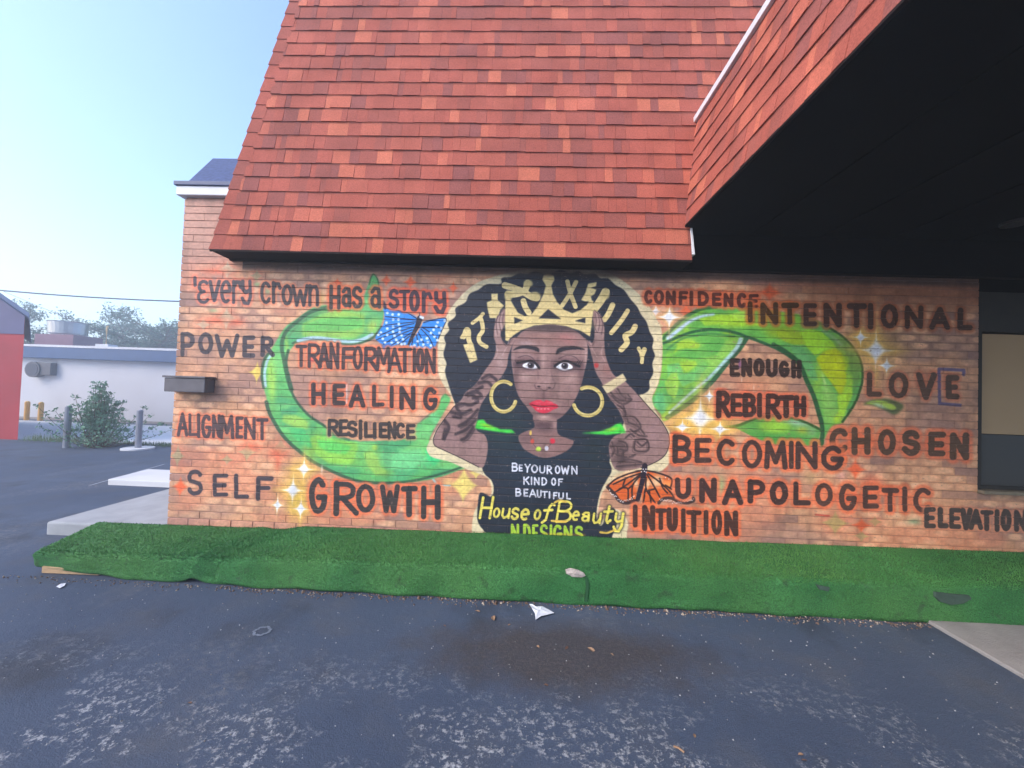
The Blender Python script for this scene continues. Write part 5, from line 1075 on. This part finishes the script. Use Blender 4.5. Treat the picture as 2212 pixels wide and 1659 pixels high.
def profile(x, s, lift, seed, foot=.0):
    """s in 0..1 from the wall down to the asphalt"""
    wob = mn.noise(Vector((x*1.3+seed, seed, 0)))*.035; zt2 = ztop(x)+lift
    e = EDGE-.035-lift*.6+wob*.5
    if s < .62:
        t = s/.62; y = -.006+t*(e+.03); z = zt2+.006*mn.noise(Vector((x*3, t*3, seed)))-.004*t
    elif s < .74:
        t = (s-.62)/.12; a = t*math.pi/2; y = e+.03-.040*math.sin(a)-.01*t; z = zt2-.004-.028*(1-math.cos(a))
    else:
        t = (s-.74)/.26; y = e-.020-.020*t-wob*t*.5; z = (zt2-.032)*(1-t)+(.006+foot)*t
        y += .012*math.sin(x*9+seed)*t*(1-t)*2+.018*mn.noise(Vector((x*4, t*2, seed+7)))*t
    return y, z
def make_turf(name, label, xa, xb, lift, seed, nx, ny=34):
    m = MB(); P = {}
    for i in range(nx+1):
        for j in range(ny+1):
            s = j/ny; x0_ = xa(s); x1_ = xb(s); x = x0_+(x1_-x0_)*i/nx
            edge = min((x-x0_), .22)/.22
            lf_ = lift*(edge if lift > .015 else 1)
            ft = 0.0
            if name_left and x-x0_ < .75: ft = .036*(1-(x-x0_)/.75)
            y, z = profile(x, s, lf_, seed, ft)
            if fold is not None:
                z += fold(x, s)
                y -= fold(x, s)*.5*(s > .6)
            if name_left and x-x0_ < .8 and s > .74: y += (.04*(s-.74)/.26)*(1-(x-x0_)/.8)
            P[i, j] = (x, y, z)
    idx = {}
    for k_, p in P.items(): idx[k_] = len(m.v); m.v.append(p)
    for i in range(nx):
        for j in range(ny):
            m.f.append((idx[i, j], idx[i, j+1], idx[i+1, j+1], idx[i+1, j])); m.m.append(0); m.uv.append([(0, 0)]*4)
    o = m.build(name, M_TURF, None, smooth=True)
    so = o.modifiers.new('thick', 'SOLIDIFY'); so.thickness = .008; so.offset = -1
    tag(o, label, 'artificial grass')
    # pile: short blades on the sheet
    r = np.random.RandomState(int(seed*10)+1); V = []; F = []
    N = int(26000*(xb(0)-xa(0))/2.0)
    for _ in range(N):
        fi = r.rand()*nx; fj = r.rand()**.9*ny; i = int(fi); j = int(fj); i = min(i, nx-1); j = min(j, ny-1); a_ = fi-i; b_ = fj-j
        p00, p10, p01, p11 = P[i, j], P[i+1, j], P[i, j+1], P[i+1, j+1]
        p = [p00[k]*(1-a_)*(1-b_)+p10[k]*a_*(1-b_)+p01[k]*(1-a_)*b_+p11[k]*a_*b_ for k in range(3)]
        ux = (p10[0]-p00[0], p10[1]-p00[1], p10[2]-p00[2]); uy = (p01[0]-p00[0], p01[1]-p00[1], p01[2]-p00[2])
        nrm = (ux[1]*uy[2]-ux[2]*uy[1], ux[2]*uy[0]-ux[0]*uy[2], ux[0]*uy[1]-ux[1]*uy[0]); q_ = math.sqrt(sum(c_*c_ for c_ in nrm))+1e-9
        sg = -1/q_ if nrm[2] < 0 else 1/q_
        hgt = .006+.008*r.rand(); an = r.rand()*6.283; w = .0022
        dx, dy = math.cos(an)*w, math.sin(an)*w
        tx_, ty_, tz_ = nrm[0]*sg*hgt+r.uniform(-.007, .007), nrm[1]*sg*hgt+r.uniform(-.007, .007), nrm[2]*sg*hgt+r.uniform(-.002, .005)
        n_ = len(V); V += [(p[0]-dx, p[1]-dy, p[2]), (p[0]+dx, p[1]+dy, p[2]), (p[0]+tx_, p[1]+ty_, p[2]+tz_)]; F.append((n_, n_+1, n_+2))
    me = bpy.data.meshes.new('pile'); me.from_pydata(V, [], F); me.materials.append(M_BLADE); me.update()
    po = bpy.data.objects.new('pile', me); link(po, o); po['kind'] = 'stuff'
    return o
name_left = True; fold = None
tA = on_y(211, 1132, -.01).x; tB = on_z(78, 1195, .17).x-.07
jA = on_y(606, 1127, -.01).x; jB = on_z(478, 1200, .2).x; jC = on_z(474, 1252, .01).x
def jn_x(s): return jA+(jB-jA)*min(s/.64, 1) + (jC-jB)*max(0, (s-.64)/.36)
def foldl(x, s):
    d = x-(jn_x(s)-.16); return .034*math.exp(-(d/.055)**2)*(.3+.7*min(1, s*1.4))
fold = foldl
make_turf('turf_mat', 'thinner left mat of green artificial grass whose corner lifts off the concrete end', lambda s: tA+(tB-tA)*min(s/.64, 1), lambda s: jn_x(s)+.20, .006, 2.0, 90)
name_left = False
def foldr(x, s):
    sx = x-.55; return .012*math.exp(-((x-(1.35))/.5)**2)*mn.noise(Vector((x*5, s*4, 0)))+.012*mn.noise(Vector((x*1.1, s*2, 4)))*s
fold = foldr
make_turf('turf_mat', 'long right mat of green artificial grass lying under the mural and under the canopy', jn_x, lambda s: 5.6, .036, 5.0, 260)
# seam and patches
from mathutils.bvhtree import BVHTree
TV, TF = [], []
def add_bvh():
    for o in COL.objects:
        if o.name.startswith('turf_mat') and o.type == 'MESH':
            n0 = len(TV); TV.extend([v_.co.copy() for v_ in o.data.vertices]); TF.extend([tuple(n0+i for i in p.vertices) for p in o.data.polygons])
add_bvh(); BV = BVHTree.FromPolygons(TV, TF)
def patch(name, label, cat, pts, m, lift=.012, thick=.006, seed=1, bulge=0.0):
    """outline on the sketch grid, laid on the turf surface and following it"""
    q = MB(); r = random.Random(seed)
    cx_ = sum(p[0] for p in pts)/len(pts); cy_ = sum(p[1] for p in pts)/len(pts); rings = []
    for f_ in (1.06, 1.0, .6, .25):
        ring_ = []
        for (vx, vy) in pts:
            vx2 = cx_+(vx-cx_)*f_; vy2 = cy_+(vy-cy_)*f_
            h_, n_, i_, d_ = BV.ray_cast(CAM, ray(vx2, vy2).normalized())
            if h_ is None: h_ = on_z(vx2, vy2, .002); n_ = Vector((0, 0, 1))
            if n_.dot(ray(vx2, vy2)) > 0: n_ = -n_
            ring_.append(h_+n_*(0 if f_ > 1.01 else lift+bulge*(1-f_)*r.uniform(.6, 1.4)))
        rings.append(ring_)
    k_ = len(pts)
    for rg_ in rings: q.v += [tuple(p) for p in rg_]
    c_ = sum(rings[-1], Vector())/k_; q.v.append(tuple(c_))
    for a_ in range(3):
        for i in range(k_): q.f.append((a_*k_+i, a_*k_+(i+1) % k_, (a_+1)*k_+(i+1) % k_, (a_+1)*k_+i))
    for i in range(k_): q.f.append((3*k_+i, 3*k_+(i+1) % k_, 4*k_))
    q.m = [0]*len(q.f); q.uv = [[(0, 0)]*len(f) for f in q.f]
    o = q.build(name, m); tag(o, label, cat); return o
patch('concrete_chip', 'pale chipped concrete lump showing on top of the green turf edge', 'concrete', [(1222, 1231), (1232, 1229), (1248, 1232), (1260, 1237), (1264, 1243), (1256, 1246), (1236, 1245), (1224, 1239)], mat('chipped_concrete', (168, 158, 152), .9, .25, 60, .6, 90), .010, .012, bulge=.010)
M_HOLE = mat('dark_backing_cloth', (56, 76, 66), .9, .2, 20, .3)
patch('turf_scrap', 'larger dark worn scrap where the turf is torn, near the right edge', 'turf scrap', [(2018, 1278), (2050, 1282), (2090, 1285), (2094, 1292), (2078, 1302), (2050, 1305), (2028, 1298), (2018, 1288)], M_HOLE, .012, .004)
patch('turf_scrap', 'small dark tear in the turf front, left of the larger torn scrap', 'turf scrap', [(1762, 1262), (1790, 1268), (1786, 1276), (1768, 1272)], M_HOLE, .012, .004)
patch('turf_seam', 'dark seam running down the turf front below the concrete chip', 'seam', [(1263, 1246), (1268, 1246), (1272, 1264), (1268, 1298), (1262, 1298), (1266, 1266)], mat('seam_dark', (34, 78, 46), .9), .010, .003)
# timber end under the lifted corner
ta = on_z(88, 1228, 0.0); tb = on_z(205, 1241, 0.0)
ta = ta+Vector((.10, 0, 0)); q = MB()
q.hexa([(ta.x, EDGE-.052, .003), (tb.x+.05, EDGE-.045, .003), (tb.x+.05, EDGE+.05, .003), (ta.x, EDGE+.05, .003), (ta.x, EDGE-.052, .052), (tb.x+.05, EDGE-.045, .045), (tb.x+.05, EDGE+.05, .05), (ta.x, EDGE+.05, .062)])
tag(q.build('timber_batten', M_WOOD, bevel=.004), 'raw timber strip showing under the lifted turf corner at far left', 'timber')

# ================================================================ LITTER
def crumple(name, label, cat, vx, vy, pts, m, seed, sc=1.0, group=None, peak=.03):
    r = random.Random(seed); c = on_z(vx, vy, 0); q = MB()
    vv = [(on_z(p[0], p[1], 0)-c) for p in pts]; top = [(v_.x, v_.y, .006+r.random()*peak*.4) for v_ in vv]
    k_ = len(top); q.v = [(0, 0, peak)]+top+[(v_[0]*.55+r.uniform(-.008, .008), v_[1]*.55+r.uniform(-.008, .008), r.uniform(.3, 1.1)*peak) for v_ in top]
    for i in range(k_):
        j = (i+1) % k_; q.f += [(0, 1+k_+i, 1+k_+j), (1+k_+i, 1+i, 1+j, 1+k_+j)]
    q.m = [0]*len(q.f); q.uv = [[(0, 0)]*len(f) for f in q.f]
    o = q.build(name, m); o.location = (c.x, c.y, 0); so = o.modifiers.new('t', 'SOLIDIFY'); so.thickness = .0012
    return tag(o, label, cat, group)
M_PAPER = mat('white_tissue', (206, 210, 220), .8, .05, 20)
crumple('paper_scrap', 'crumpled white tissue lying on the asphalt in front of the turf', 'paper', 1168, 1322, [(1143, 1307), (1150, 1309), (1158, 1314), (1172, 1312), (1185, 1320), (1197, 1327), (1184, 1331), (1168, 1335), (1157, 1341), (1156, 1328), (1149, 1318)], M_PAPER, 1, peak=.018)
crumple('paper_scrap', 'tiny white scrap beside the turf edge near the concrete apron', 'paper', 1886, 1308, [(1880, 1307), (1886, 1302), (1893, 1308), (1892, 1312), (1884, 1311)], M_PAPER, 2, peak=.015)
crumple('paper_scrap', 'small flat pale scrap on the blue asphalt below the turf corner, far left', 'paper', 131, 1268, [(123, 1270), (130, 1264), (142, 1262), (139, 1268), (129, 1273)], M_PAPER, 3, peak=.01)
M_LEAF = [mat('dry_leaf_tan', (140, 112, 88), .8, .2, 30), mat('dry_leaf_brown', (96, 72, 60), .8, .2, 30)]
leafme = []
for mi in range(2):
    q = MB(); pts = [(-.03, 0, .002), (-.012, .015, .008), (.012, .013, .01), (.034, 0, .004), (.01, -.014, .009), (-.014, -.013, .007)]
    q.face([pts[0], pts[5], pts[4], (0, 0, .001)]); q.face([(0, 0, .001), pts[4], pts[3]]); q.face([(0, 0, .001), pts[3], pts[2]]); q.face([pts[0], (0, 0, .001), pts[2], pts[1]])
    leafme.append(q.mesh('dry_leaf', M_LEAF[mi]))
spots = [(1066, 1336, 'largest tan leaf left of the tissue'), (1032, 1321, 'tan leaf nearest the turf left of the tissue'), (1612, 1312, 'tan leaf beside the turf foot right of the tissue'), (1278, 1404, 'tan leaf in the muddy patch'), (1162, 1397, 'brown leaf at the middle of the muddy patch'),
         (1224, 1400, 'pale leaf in the muddy patch, left of another tan leaf'), (1730, 1630, 'upper of two leaves at the bottom right of the asphalt'), (1738, 1643, 'lower of two leaves at the bottom right of the asphalt'), (1100, 1350, 'leaf just below and left of the tissue'), (960, 1352, 'leaf at the left end of the muddy patch'), (1322, 1414, 'leaf at the right end of the muddy patch'), (1180, 1480, 'lone leaf below the muddy patch'), (1500, 1590, 'lone leaf on pale worn asphalt, bottom right of centre'), (410, 1519, 'orange leaf alone on the asphalt at bottom left')]
for i, (vx, vy, lb_) in enumerate(spots):
    c = on_z(vx, vy, .001); o = bpy.data.objects.new('dry_leaf', leafme[i % 2 if i > 3 else 0]); link(o); o.location = c; s_ = rnd.uniform(.45, .8) if 0 < i < 6 else (1.0 if i == 0 else .42); o.scale = (s_, s_, s_)
    o.rotation_euler = (rnd.uniform(-.3, .3), rnd.uniform(-.2, .2), rnd.uniform(0, 6)); tag(o, lb_ or 'small dry leaf scattered on the worn asphalt', 'leaf', 'dry leaves on the asphalt')
q = MB(); stp = on_z(1470, 1500, .0); 
s0_ = on_z(1640, 1800, .008)
# twig near the bottom
a_ = on_z(1455, 1612, .006); b_ = on_z(1478, 1625, .006)
q.tube([a_, (a_+b_)/2+Vector((0, .004, .002)), b_], .004, 6); tag(q.build('twig', M_LEAF[0]), 'thin pinkish brown twig on the asphalt at the bottom of the frame', 'twig')
# grit line along the turf foot
q = MB(); gr_ = random.Random(5)
for _ in range(1900):
    x = gr_.uniform(-3.9, 4.2); yb, zb = profile(x, 1.0, .02, 5.0); y = yb-.01-abs(gr_.gauss(0, .035)); s_ = gr_.uniform(.002, .0075)
    if gr_.random() < .03: s_ *= 2
    if x < -2.2 and gr_.random() < .6: continue
    n0 = len(q.v); q.v += [(x-s_, y, .001), (x+s_*.6, y-s_, .001), (x+s_, y+s_*.7, .001), (x, y, s_*1.3)]; q.f += [(n0, n0+1, n0+3), (n0+1, n0+2, n0+3), (n0+2, n0, n0+3)]; mi = gr_.choice([0, 0, 0, 1]); q.m += [mi]*3; q.uv += [[(0, 0)]*3]*3
q.build('grit', [mat('dirt_grit', (96, 78, 66), .95, .3, 40), mat('pale_grit', (150, 138, 124), .9, .2, 40)], kind='stuff')
# loose stones over the lot
q = MB()
for _ in range(900):
    x = gr_.uniform(-5, 3.4); y = gr_.uniform(-2.6, -.75); s_ = gr_.uniform(.0015, .005)
    n0 = len(q.v); q.v += [(x-s_, y, 0), (x+s_*.6, y-s_, 0), (x+s_, y+s_*.7, 0), (x, y, s_*1.2)]; q.f += [(n0, n0+1, n0+3), (n0+1, n0+2, n0+3), (n0+2, n0, n0+3)]; q.m += [gr_.choice([0, 1])]*3; q.uv += [[(0, 0)]*3]*3
q.build('loose_stones', [mat('grey_stone', (120, 118, 116), .9), mat('pale_stone', (150, 152, 156), .9)], kind='stuff')

# ================================================================ BACKGROUND, LEFT
D_ = 16.5                                       # the white building's wall plane
def Wp(vx, vy, y=D_): return on_y(vx, vy, y)
M_WB = mat('white_painted_block', (204, 206, 212), .8, .04, .6, .1, 10)
M_FASC = mat('slate_blue_fascia', (58, 84, 126), .6, .08, 2)
wb = empty('white_building', (0, 0, 0), 'low white block building with a slate blue fascia across the parking lot', 'building')
xl = Wp(0, 850).x-6; xr = 2.0; zb_ = gz(D_); zt1 = Wp(150, 776).z; zt2_ = Wp(150, 748).z
q = MB(); q.box(xl, xr, D_, D_+9, zb_, zt1); q.build('wall', M_WB, wb)
q = MB(); q.box(xl-.1, xr, D_-.35, D_+9, zt1+.003, zt2_); q.build('fascia', M_FASC, wb, bevel=.02)
q = MB(); q.box(xl, xr, D_-.012, D_+.001, zb_, zb_+.16); q.build('base_course', mat('grey_base', (150, 146, 146), .8), wb)
q = MB(); q.box(xl-.12, xr, D_-.38, D_-.352, zt2_-.10, zt2_+.02); q.build('drip_edge', M_WHITE, wb)
# wall fan unit
fu = empty('fan_unit', (0, 0, 0), 'round grey extractor fan with box housing high on the white wall', 'fan')
c0 = Wp(72, 798, D_-.3); c1 = Wp(100, 785, D_-.3); c2 = Wp(108, 811, D_-.3); rr_ = abs(Wp(56, 798, D_-.3).x-c0.x)
q = MB(); q.tube([(c0.x, D_-.36, c0.z), (c0.x, D_-.003, c0.z)], rr_, 24); q.build('fan_drum', M_GREY, fu)
q = MB(); q.tube([(c0.x, D_-.38, c0.z), (c0.x, D_-.361, c0.z)], rr_*.8, 24); q.build('grille', mat('dark_grille', (70, 72, 86), .6), fu)
q = MB(); q.box(c0.x+rr_*.5, c2.x, D_-.3, D_-.004, c2.z, c1.z+.05); q.build('housing', M_GREY, fu, bevel=.02)
# bollards
for vx, top_y, bot_y, lb_ in ((57, 866, 908, 'yellow steel bollard beside the red building, left of the pair'), (87, 868, 906, 'yellow steel bollard in front of the white wall, right of the pair')):
    y_ = D_-1.1; p = on_y(vx, bot_y, y_); pt = on_y(vx, top_y, y_); o = empty('bollard', (p.x, y_, gz(y_)), lb_, 'bollard', 'yellow bollards by the white wall')
    q = MB(); q.tube([(0, 0, 0), (0, 0, pt.z-gz(y_)-.06)], .10, 16); q.build('post', mat('yellow_paint', (206, 156, 62), .6, .1, 5) if 'M_YEL' not in globals() else M_YEL, o)
    q = MB(); q.tube([(0, 0, pt.z-gz(y_)-.06), (0, 0, pt.z-gz(y_)-.02), (0, 0, pt.z-gz(y_))], .10, 16, r2=.03); q.build('cap', mat('yellow_cap', (212, 166, 70), .6), o)
# grey posts either side of the shrub
M_POST = mat('galvanised_post', (130, 134, 146), .55, .12, 8)
for vx, ty_, by_, lb_, base in ((249, 884, 968, 'short grey post standing left of the green shrub', False), (518, 890, 968, '', False)):
    pass
for vx, ty_, by_, lb_ in ((143, 879, 967, 'short grey steel post standing left of the green shrub'), (298, 888, 970, 'short grey steel post on a white base right of the shrub')):
    g_ = on_z(vx, by_, 0); t_ = on_y(vx, ty_, g_.y); o = empty('fence_post', (g_.x, g_.y, 0), lb_, 'post', 'grey posts beside the shrub')
    q = MB(); q.tube([(0, 0, 0), (0, 0, t_.z)], .055, 12); q.build('pole', M_POST, o)
    q = MB(); q.tube([(0, 0, t_.z), (0, 0, t_.z+.03)], .06, 12, r2=.035); q.build('cap', M_POST, o)
    if vx > 200:
        q = MB(); q.tube([(0, 0, 0), (0, 0, .03)], .27, 20); q.build('base', M_CONC_P, o)
# rooftop gear
rv = empty('roof_vent', (0, 0, 0), 'shiny round metal exhaust drum on the flat roof of the white building', 'roof vent')
Y2 = D_+2.5; c = Wp(148, 712, Y2); wdt = abs(Wp(178, 712, Y2).x-c.x); zt3 = Wp(148, 697, Y2).z; zm = Wp(148, 722, Y2).z; zl = Wp(148, 741, Y2).z
q = MB(); q.tube([(c.x, Y2, zm), (c.x, Y2, (zm+zt3)/2), (c.x, Y2, zt3-.05), (c.x, Y2, zt3)], wdt*.9, 28, r2=wdt); q.build('drum', mat('galvanised_steel', (190, 194, 202), .28, .05, 3, metal=.85), rv, smooth=False)
q = MB(); q.tube([(c.x, Y2, zm-.12), (c.x, Y2, zm)], wdt*.72, 24, r2=wdt*.9); q.build('neck', M_WHITE, rv)
q = MB(); q.box(c.x-wdt*1.2, c.x+wdt*1.5, Y2-.8, Y2+.8, zt2_, zm-.12); q.build('curb', mat('brick_red_curb', (120, 84, 100), .8, .1, 4), rv, bevel=.02)
vp = empty('vent_pipe', (0, 0, 0), 'thin yellow pipe with an elbow on the flat roof of the white building', 'pipe')
pa = Wp(229, 745, D_+1); pb = Wp(229, 706, D_+1)
q = MB(); q.tube([(pa.x, D_+1, zt2_), (pa.x, D_+1, pb.z-.1), (pa.x+.02, D_+1, pb.z), (pa.x+.08, D_+1, pb.z+.03)], .045, 10); q.build('riser', mat('yellow_pipe', (214, 176, 110), .6), vp)
pc = Wp(196, 744, D_+1); q = MB(); q.tube([(pa.x, D_+1, zt2_+.12), (pc.x, D_+1, zt2_+.12)], .03, 8); q.build('branch', mat('pale_pipe', (200, 196, 190), .6), vp)
rb = Wp(227, 750, D_+.4); q = MB(); q.box(rb.x-.35, rb.x+.4, D_+.2, D_+.7, zt2_+.002, zt2_+.2); tag(q.build('roof_box', M_WHITE, bevel=.01), 'small white box at the foot of the yellow roof pipe', 'box')

# red building, far left
M_RED = mat('red_painted_metal', (150, 28, 42), .7, .1, 1.5, .2, 20)
re_ = empty('red_building', (0, 0, 0), 'red building with a dark blue sloping roof cut off by the left edge', 'building')
gr2 = on_z(38, 950, 0); RX = gr2.x; RY = gr2.y; ez = on_y(55, 690, RY).z; pz_ = on_y(0, 635, RY+.0)
ks = (RY+6+3.35)/(RY+3.35)*1.03                # its side wall runs away from the street at an angle
q = MB(); q.hexa([(RX-7, RY, 0), (RX, RY, 0), (RX*ks, RY+6, 0), (RX*ks-7, RY+6, 0), (RX-7, RY, ez), (RX, RY, ez), (RX*ks, RY+6, ez), (RX*ks-7, RY+6, ez)]); q.build('wall', M_RED, re_)
e_ = on_y(63, 676, RY-.3); pk_ = on_y(0, 632, RY-.3); sl_ = (pk_.z-e_.z)/(pk_.x-e_.x)
xr_ = e_.x; xpk = xr_-3.2; zpk = e_.z+sl_*(xpk-xr_); sh_ = RX*ks-RX
q = MB(); F1 = [(xr_, RY-.3, e_.z-.10), (xr_+sh_, RY+6.3, e_.z-.10), (xpk+sh_, RY+6.3, zpk-.10), (xpk, RY-.3, zpk-.10)]
q.hexa(F1+[(a_, b_, c_+.10) for a_, b_, c_ in F1])
F2 = [(xpk, RY-.3, zpk-.10), (xpk+sh_, RY+6.3, zpk-.10), (xpk+sh_-4, RY+6.3, e_.z-.9), (xpk-4, RY-.3, e_.z-.9)]
q.hexa(F2+[(a_, b_, c_+.10) for a_, b_, c_ in F2]); q.build('roof', M_FASC, re_)
q = MB(); q.face([(RX+.001, RY-.012, ez-.35), (RX+.001, RY-.012, e_.z-.02), (xpk, RY-.012, zpk-.11), (xpk-3.5, RY-.012, ez-.35)][::-1]); q.build('gable', mat('blue_grey_gable', (84, 84, 120), .7, .08, 3), re_)

# foliage helpers
def leafy(name, parent, pts, m, size, seed, n):
    r = np.random.RandomState(seed); V = []; F = []; pts = np.array(pts)
    for _ in range(n):
        p = pts[r.randint(len(pts))]; c_ = p[:3]+r.normal(0, 1, 3)*p[3]; s_ = size*r.uniform(.6, 1.4)
        a_ = r.normal(0, 1, 3); a_ /= np.linalg.norm(a_); b2 = np.cross(a_, r.normal(0, 1, 3)); b2 /= np.linalg.norm(b2)+1e-9
        n_ = len(V); V += [tuple(c_-a_*s_), tuple(c_+b2*s_*.45), tuple(c_+a_*s_), tuple(c_-b2*s_*.45)]; F.append((n_, n_+1, n_+2, n_+3))
    me = bpy.data.meshes.new(name); me.from_pydata(V, [], F); me.materials.append(m); me.update(); o = bpy.data.objects.new(name, me); link(o, parent); return o
M_LF = mat('shrub_needles', (106, 142, 118), .8, .35, 4, spec=.2); M_LF2 = mat('tree_leaves', (84, 110, 96), .8, .35, .8, spec=.2); M_BARK = mat('bark', (84, 72, 62), .9, .3, 12)
# shrub: juniper-like sprays
sh = on_z(208, 966, 0); top_ = on_y(205, 830, sh.y); SHH = top_.z; sr = random.Random(12)
shrub = empty('shrub', (sh.x, sh.y, 0), 'feathery green juniper shrub growing at the edge of the parking lot between two posts', 'shrub')
pts = []; st = MB()
for k_ in range(64):
    el = sr.uniform(.12, 1.5) if k_ > 8 else 1.5; az = sr.uniform(0, 6.283)
    lean = max(0.04, math.cos(el)); Lh = SHH*(.42+.58*math.sin(el)**2)*sr.uniform(.75, 1.0) if k_ > 3 else SHH*1.0
    reach = .78*lean*sr.uniform(.5, 1.45)*(1.15 if el < .7 else .6); base = Vector((sr.uniform(-.12, .12), sr.uniform(-.12, .12), 0)); prev = base; line = [base]
    for j in range(1, 7):
        t = j/6; p = base+Vector((math.cos(az)*reach*t, math.sin(az)*reach*t, Lh*(t if el > .8 else t**1.5)*(1 if el > .5 else .75))); line.append(p)
        pts.append((p.x, p.y, p.z, .055*(1.35-t)+.012))
        if t > .25:
            for s_ in (-1, 1):
                d = Vector((math.cos(az+s_*1.0), math.sin(az+s_*1.0), .55))*(.13*(1.2-t)); pts.append((p.x+d.x, p.y+d.y, p.z+d.z, .028)); pts.append((p.x+d.x*1.6, p.y+d.y*1.6, p.z+d.z*1.7, .018))
    st.tube(line, .010, 5, r2=.003, caps=False)
st.build('stem', M_BARK, shrub); leafy('foliage', shrub, pts, M_LF, .028, 4, 5600)
# trees behind the white building
def tree(x, y, h, sprd, seed, label):
    r = random.Random(seed); z0 = gz(y); root = empty('tree', (x, y, z0), label, 'tree', 'trees behind the white building'); tr = MB(); cp = []
    def branch(p, d, ln, rad, lvl):
        q_ = [p]; dd_ = d.copy()
        for _ in range(4):
            dd_ = (dd_+Vector((r.uniform(-.2, .2), r.uniform(-.2, .2), r.uniform(-.05, .12)))).normalized(); p = p+dd_*ln/4; q_.append(p)
        tr.tube(q_, rad, 6, r2=rad*.55, caps=False)
        if lvl == 0:
            for w_ in q_[1:]: cp.append((w_.x, w_.y, w_.z, .20))
            return
        for k in range(4 if lvl > 1 else 3):
            a = r.uniform(0, 6.28); nd = (dd_*.7+Vector((math.cos(a)*sprd, math.sin(a)*sprd, r.uniform(-.15, .5)))).normalized(); branch(q_[r.choice([2, 3, 4])], nd, ln*r.uniform(.6, .85), rad*.55, lvl-1)
    branch(Vector((0, 0, 0)), Vector((0, 0, 1)), h*.42, .16, 3)
    tr.build('trunk', M_BARK, root)
    mz = max(c_[2] for c_ in cp); cp2 = [(a*h/mz*1.0, b*h/mz, c_*h/mz, s_) for a, b, c_, s_ in cp]
    tr_o = root.children[0]; tr_o.scale = (h/mz, h/mz, h/mz)
    leafy('crown', root, cp2, M_LF2, .10, seed, 6000); return root
for vx, vy, yd, sp_, sd_, lb_ in ((95, 660, 24, 1.5, 3, 'thin leafy tree seen behind the metal roof drum'), (185, 664, 25, 1.4, 8, 'leafy tree standing right of the metal roof drum'), (265, 676, 24.5, 1.5, 14, 'spreading leafy tree behind the yellow roof pipe'), (335, 700, 25.5, 1.5, 21, 'low spreading tree nearest the brick wall, behind the white building')):
    t_ = on_y(vx, vy, yd); tree(t_.x, yd, t_.z-gz(yd), sp_, sd_, lb_)
# power lines
for a_, b_, lb_, r_ in (((-60, 622), (378, 653), 'dark power line crossing the sky left of the brick wall', .034), ((60, 652), (380, 778), 'thin slack wire hanging low behind the trees', .016)):
    yp = 13.0 if r_ > .02 else 22.0; A_ = on_y(*a_, yp); B_ = on_y(*b_, yp); d_ = B_-A_; A_ = A_-d_*.6; B_ = B_+d_*.5; pl = MB()
    pl.tube([A_+(B_-A_)*t/16+Vector((0, 0, -.35*4*(t/16)*(1-t/16))) + Vector((0, 0, .30)) for t in range(17)], r_, 5); tag(pl.build('power_line', mat('wire_black', (60, 66, 84), .6)), lb_, 'wire')
# weeds along the lot edge
q = MB(); wr = random.Random(8)
for _ in range(2600):
    x = wr.uniform(-11.5, -4.0); y = 4.95+wr.gauss(0, .10); h_ = wr.uniform(.02, .10)*(2.0 if x < -9.3 else 1); dx = wr.uniform(-.03, .03); n0 = len(q.v)
    q.v += [(x-.006, y, 0), (x+.006, y, 0), (x+dx, y+wr.uniform(-.02, .02), h_)]; q.f.append((n0, n0+1, n0+2)); q.m.append(0); q.uv.append([(0, 0)]*3)
q.build('weeds', mat('weed_green', (70, 92, 64), .9, .3, 5), kind='stuff')
# a worn ring of pale residue and other marks
rg = on_z(566, 1363, .004); q = MB()
for k_ in range(20):
    a0 = 2*math.pi*k_/20; a1 = 2*math.pi*(k_+1)/20; f = lambda a, r_: (rg.x+math.cos(a)*r_, rg.y+math.sin(a)*r_*.9, .004); ra = .035+.004*math.sin(k_*2.1); q.quad(f(a0, ra), f(a0, ra+.016), f(a1, ra+.016), f(a1, ra))
q.build('paint_ring', mat('faded_ring', (104, 114, 130), .9, .2, 50), kind='structure')

# ================================================================ FLARE VEIL
# thin volume added to imitate the pale lens flare over the far lot
hz = MB(); hz.box(-90, 90, -70, 90, -2.0, 9.5)
hm = bpy.data.materials.new('flare_veil'); hm.use_nodes = True; hn = hm.node_tree.nodes; hn.remove(hn['Principled BSDF'])
pv = hn.new('ShaderNodeVolumePrincipled'); pv.inputs['Color'].default_value = (.82, .91, 1.0, 1); pv.inputs['Density'].default_value = .011; pv.inputs['Anisotropy'].default_value = .3
hm.node_tree.links.new(pv.outputs[0], hn['Material Output'].inputs['Volume'])
hz.build('flare_haze', hm, kind='stuff')
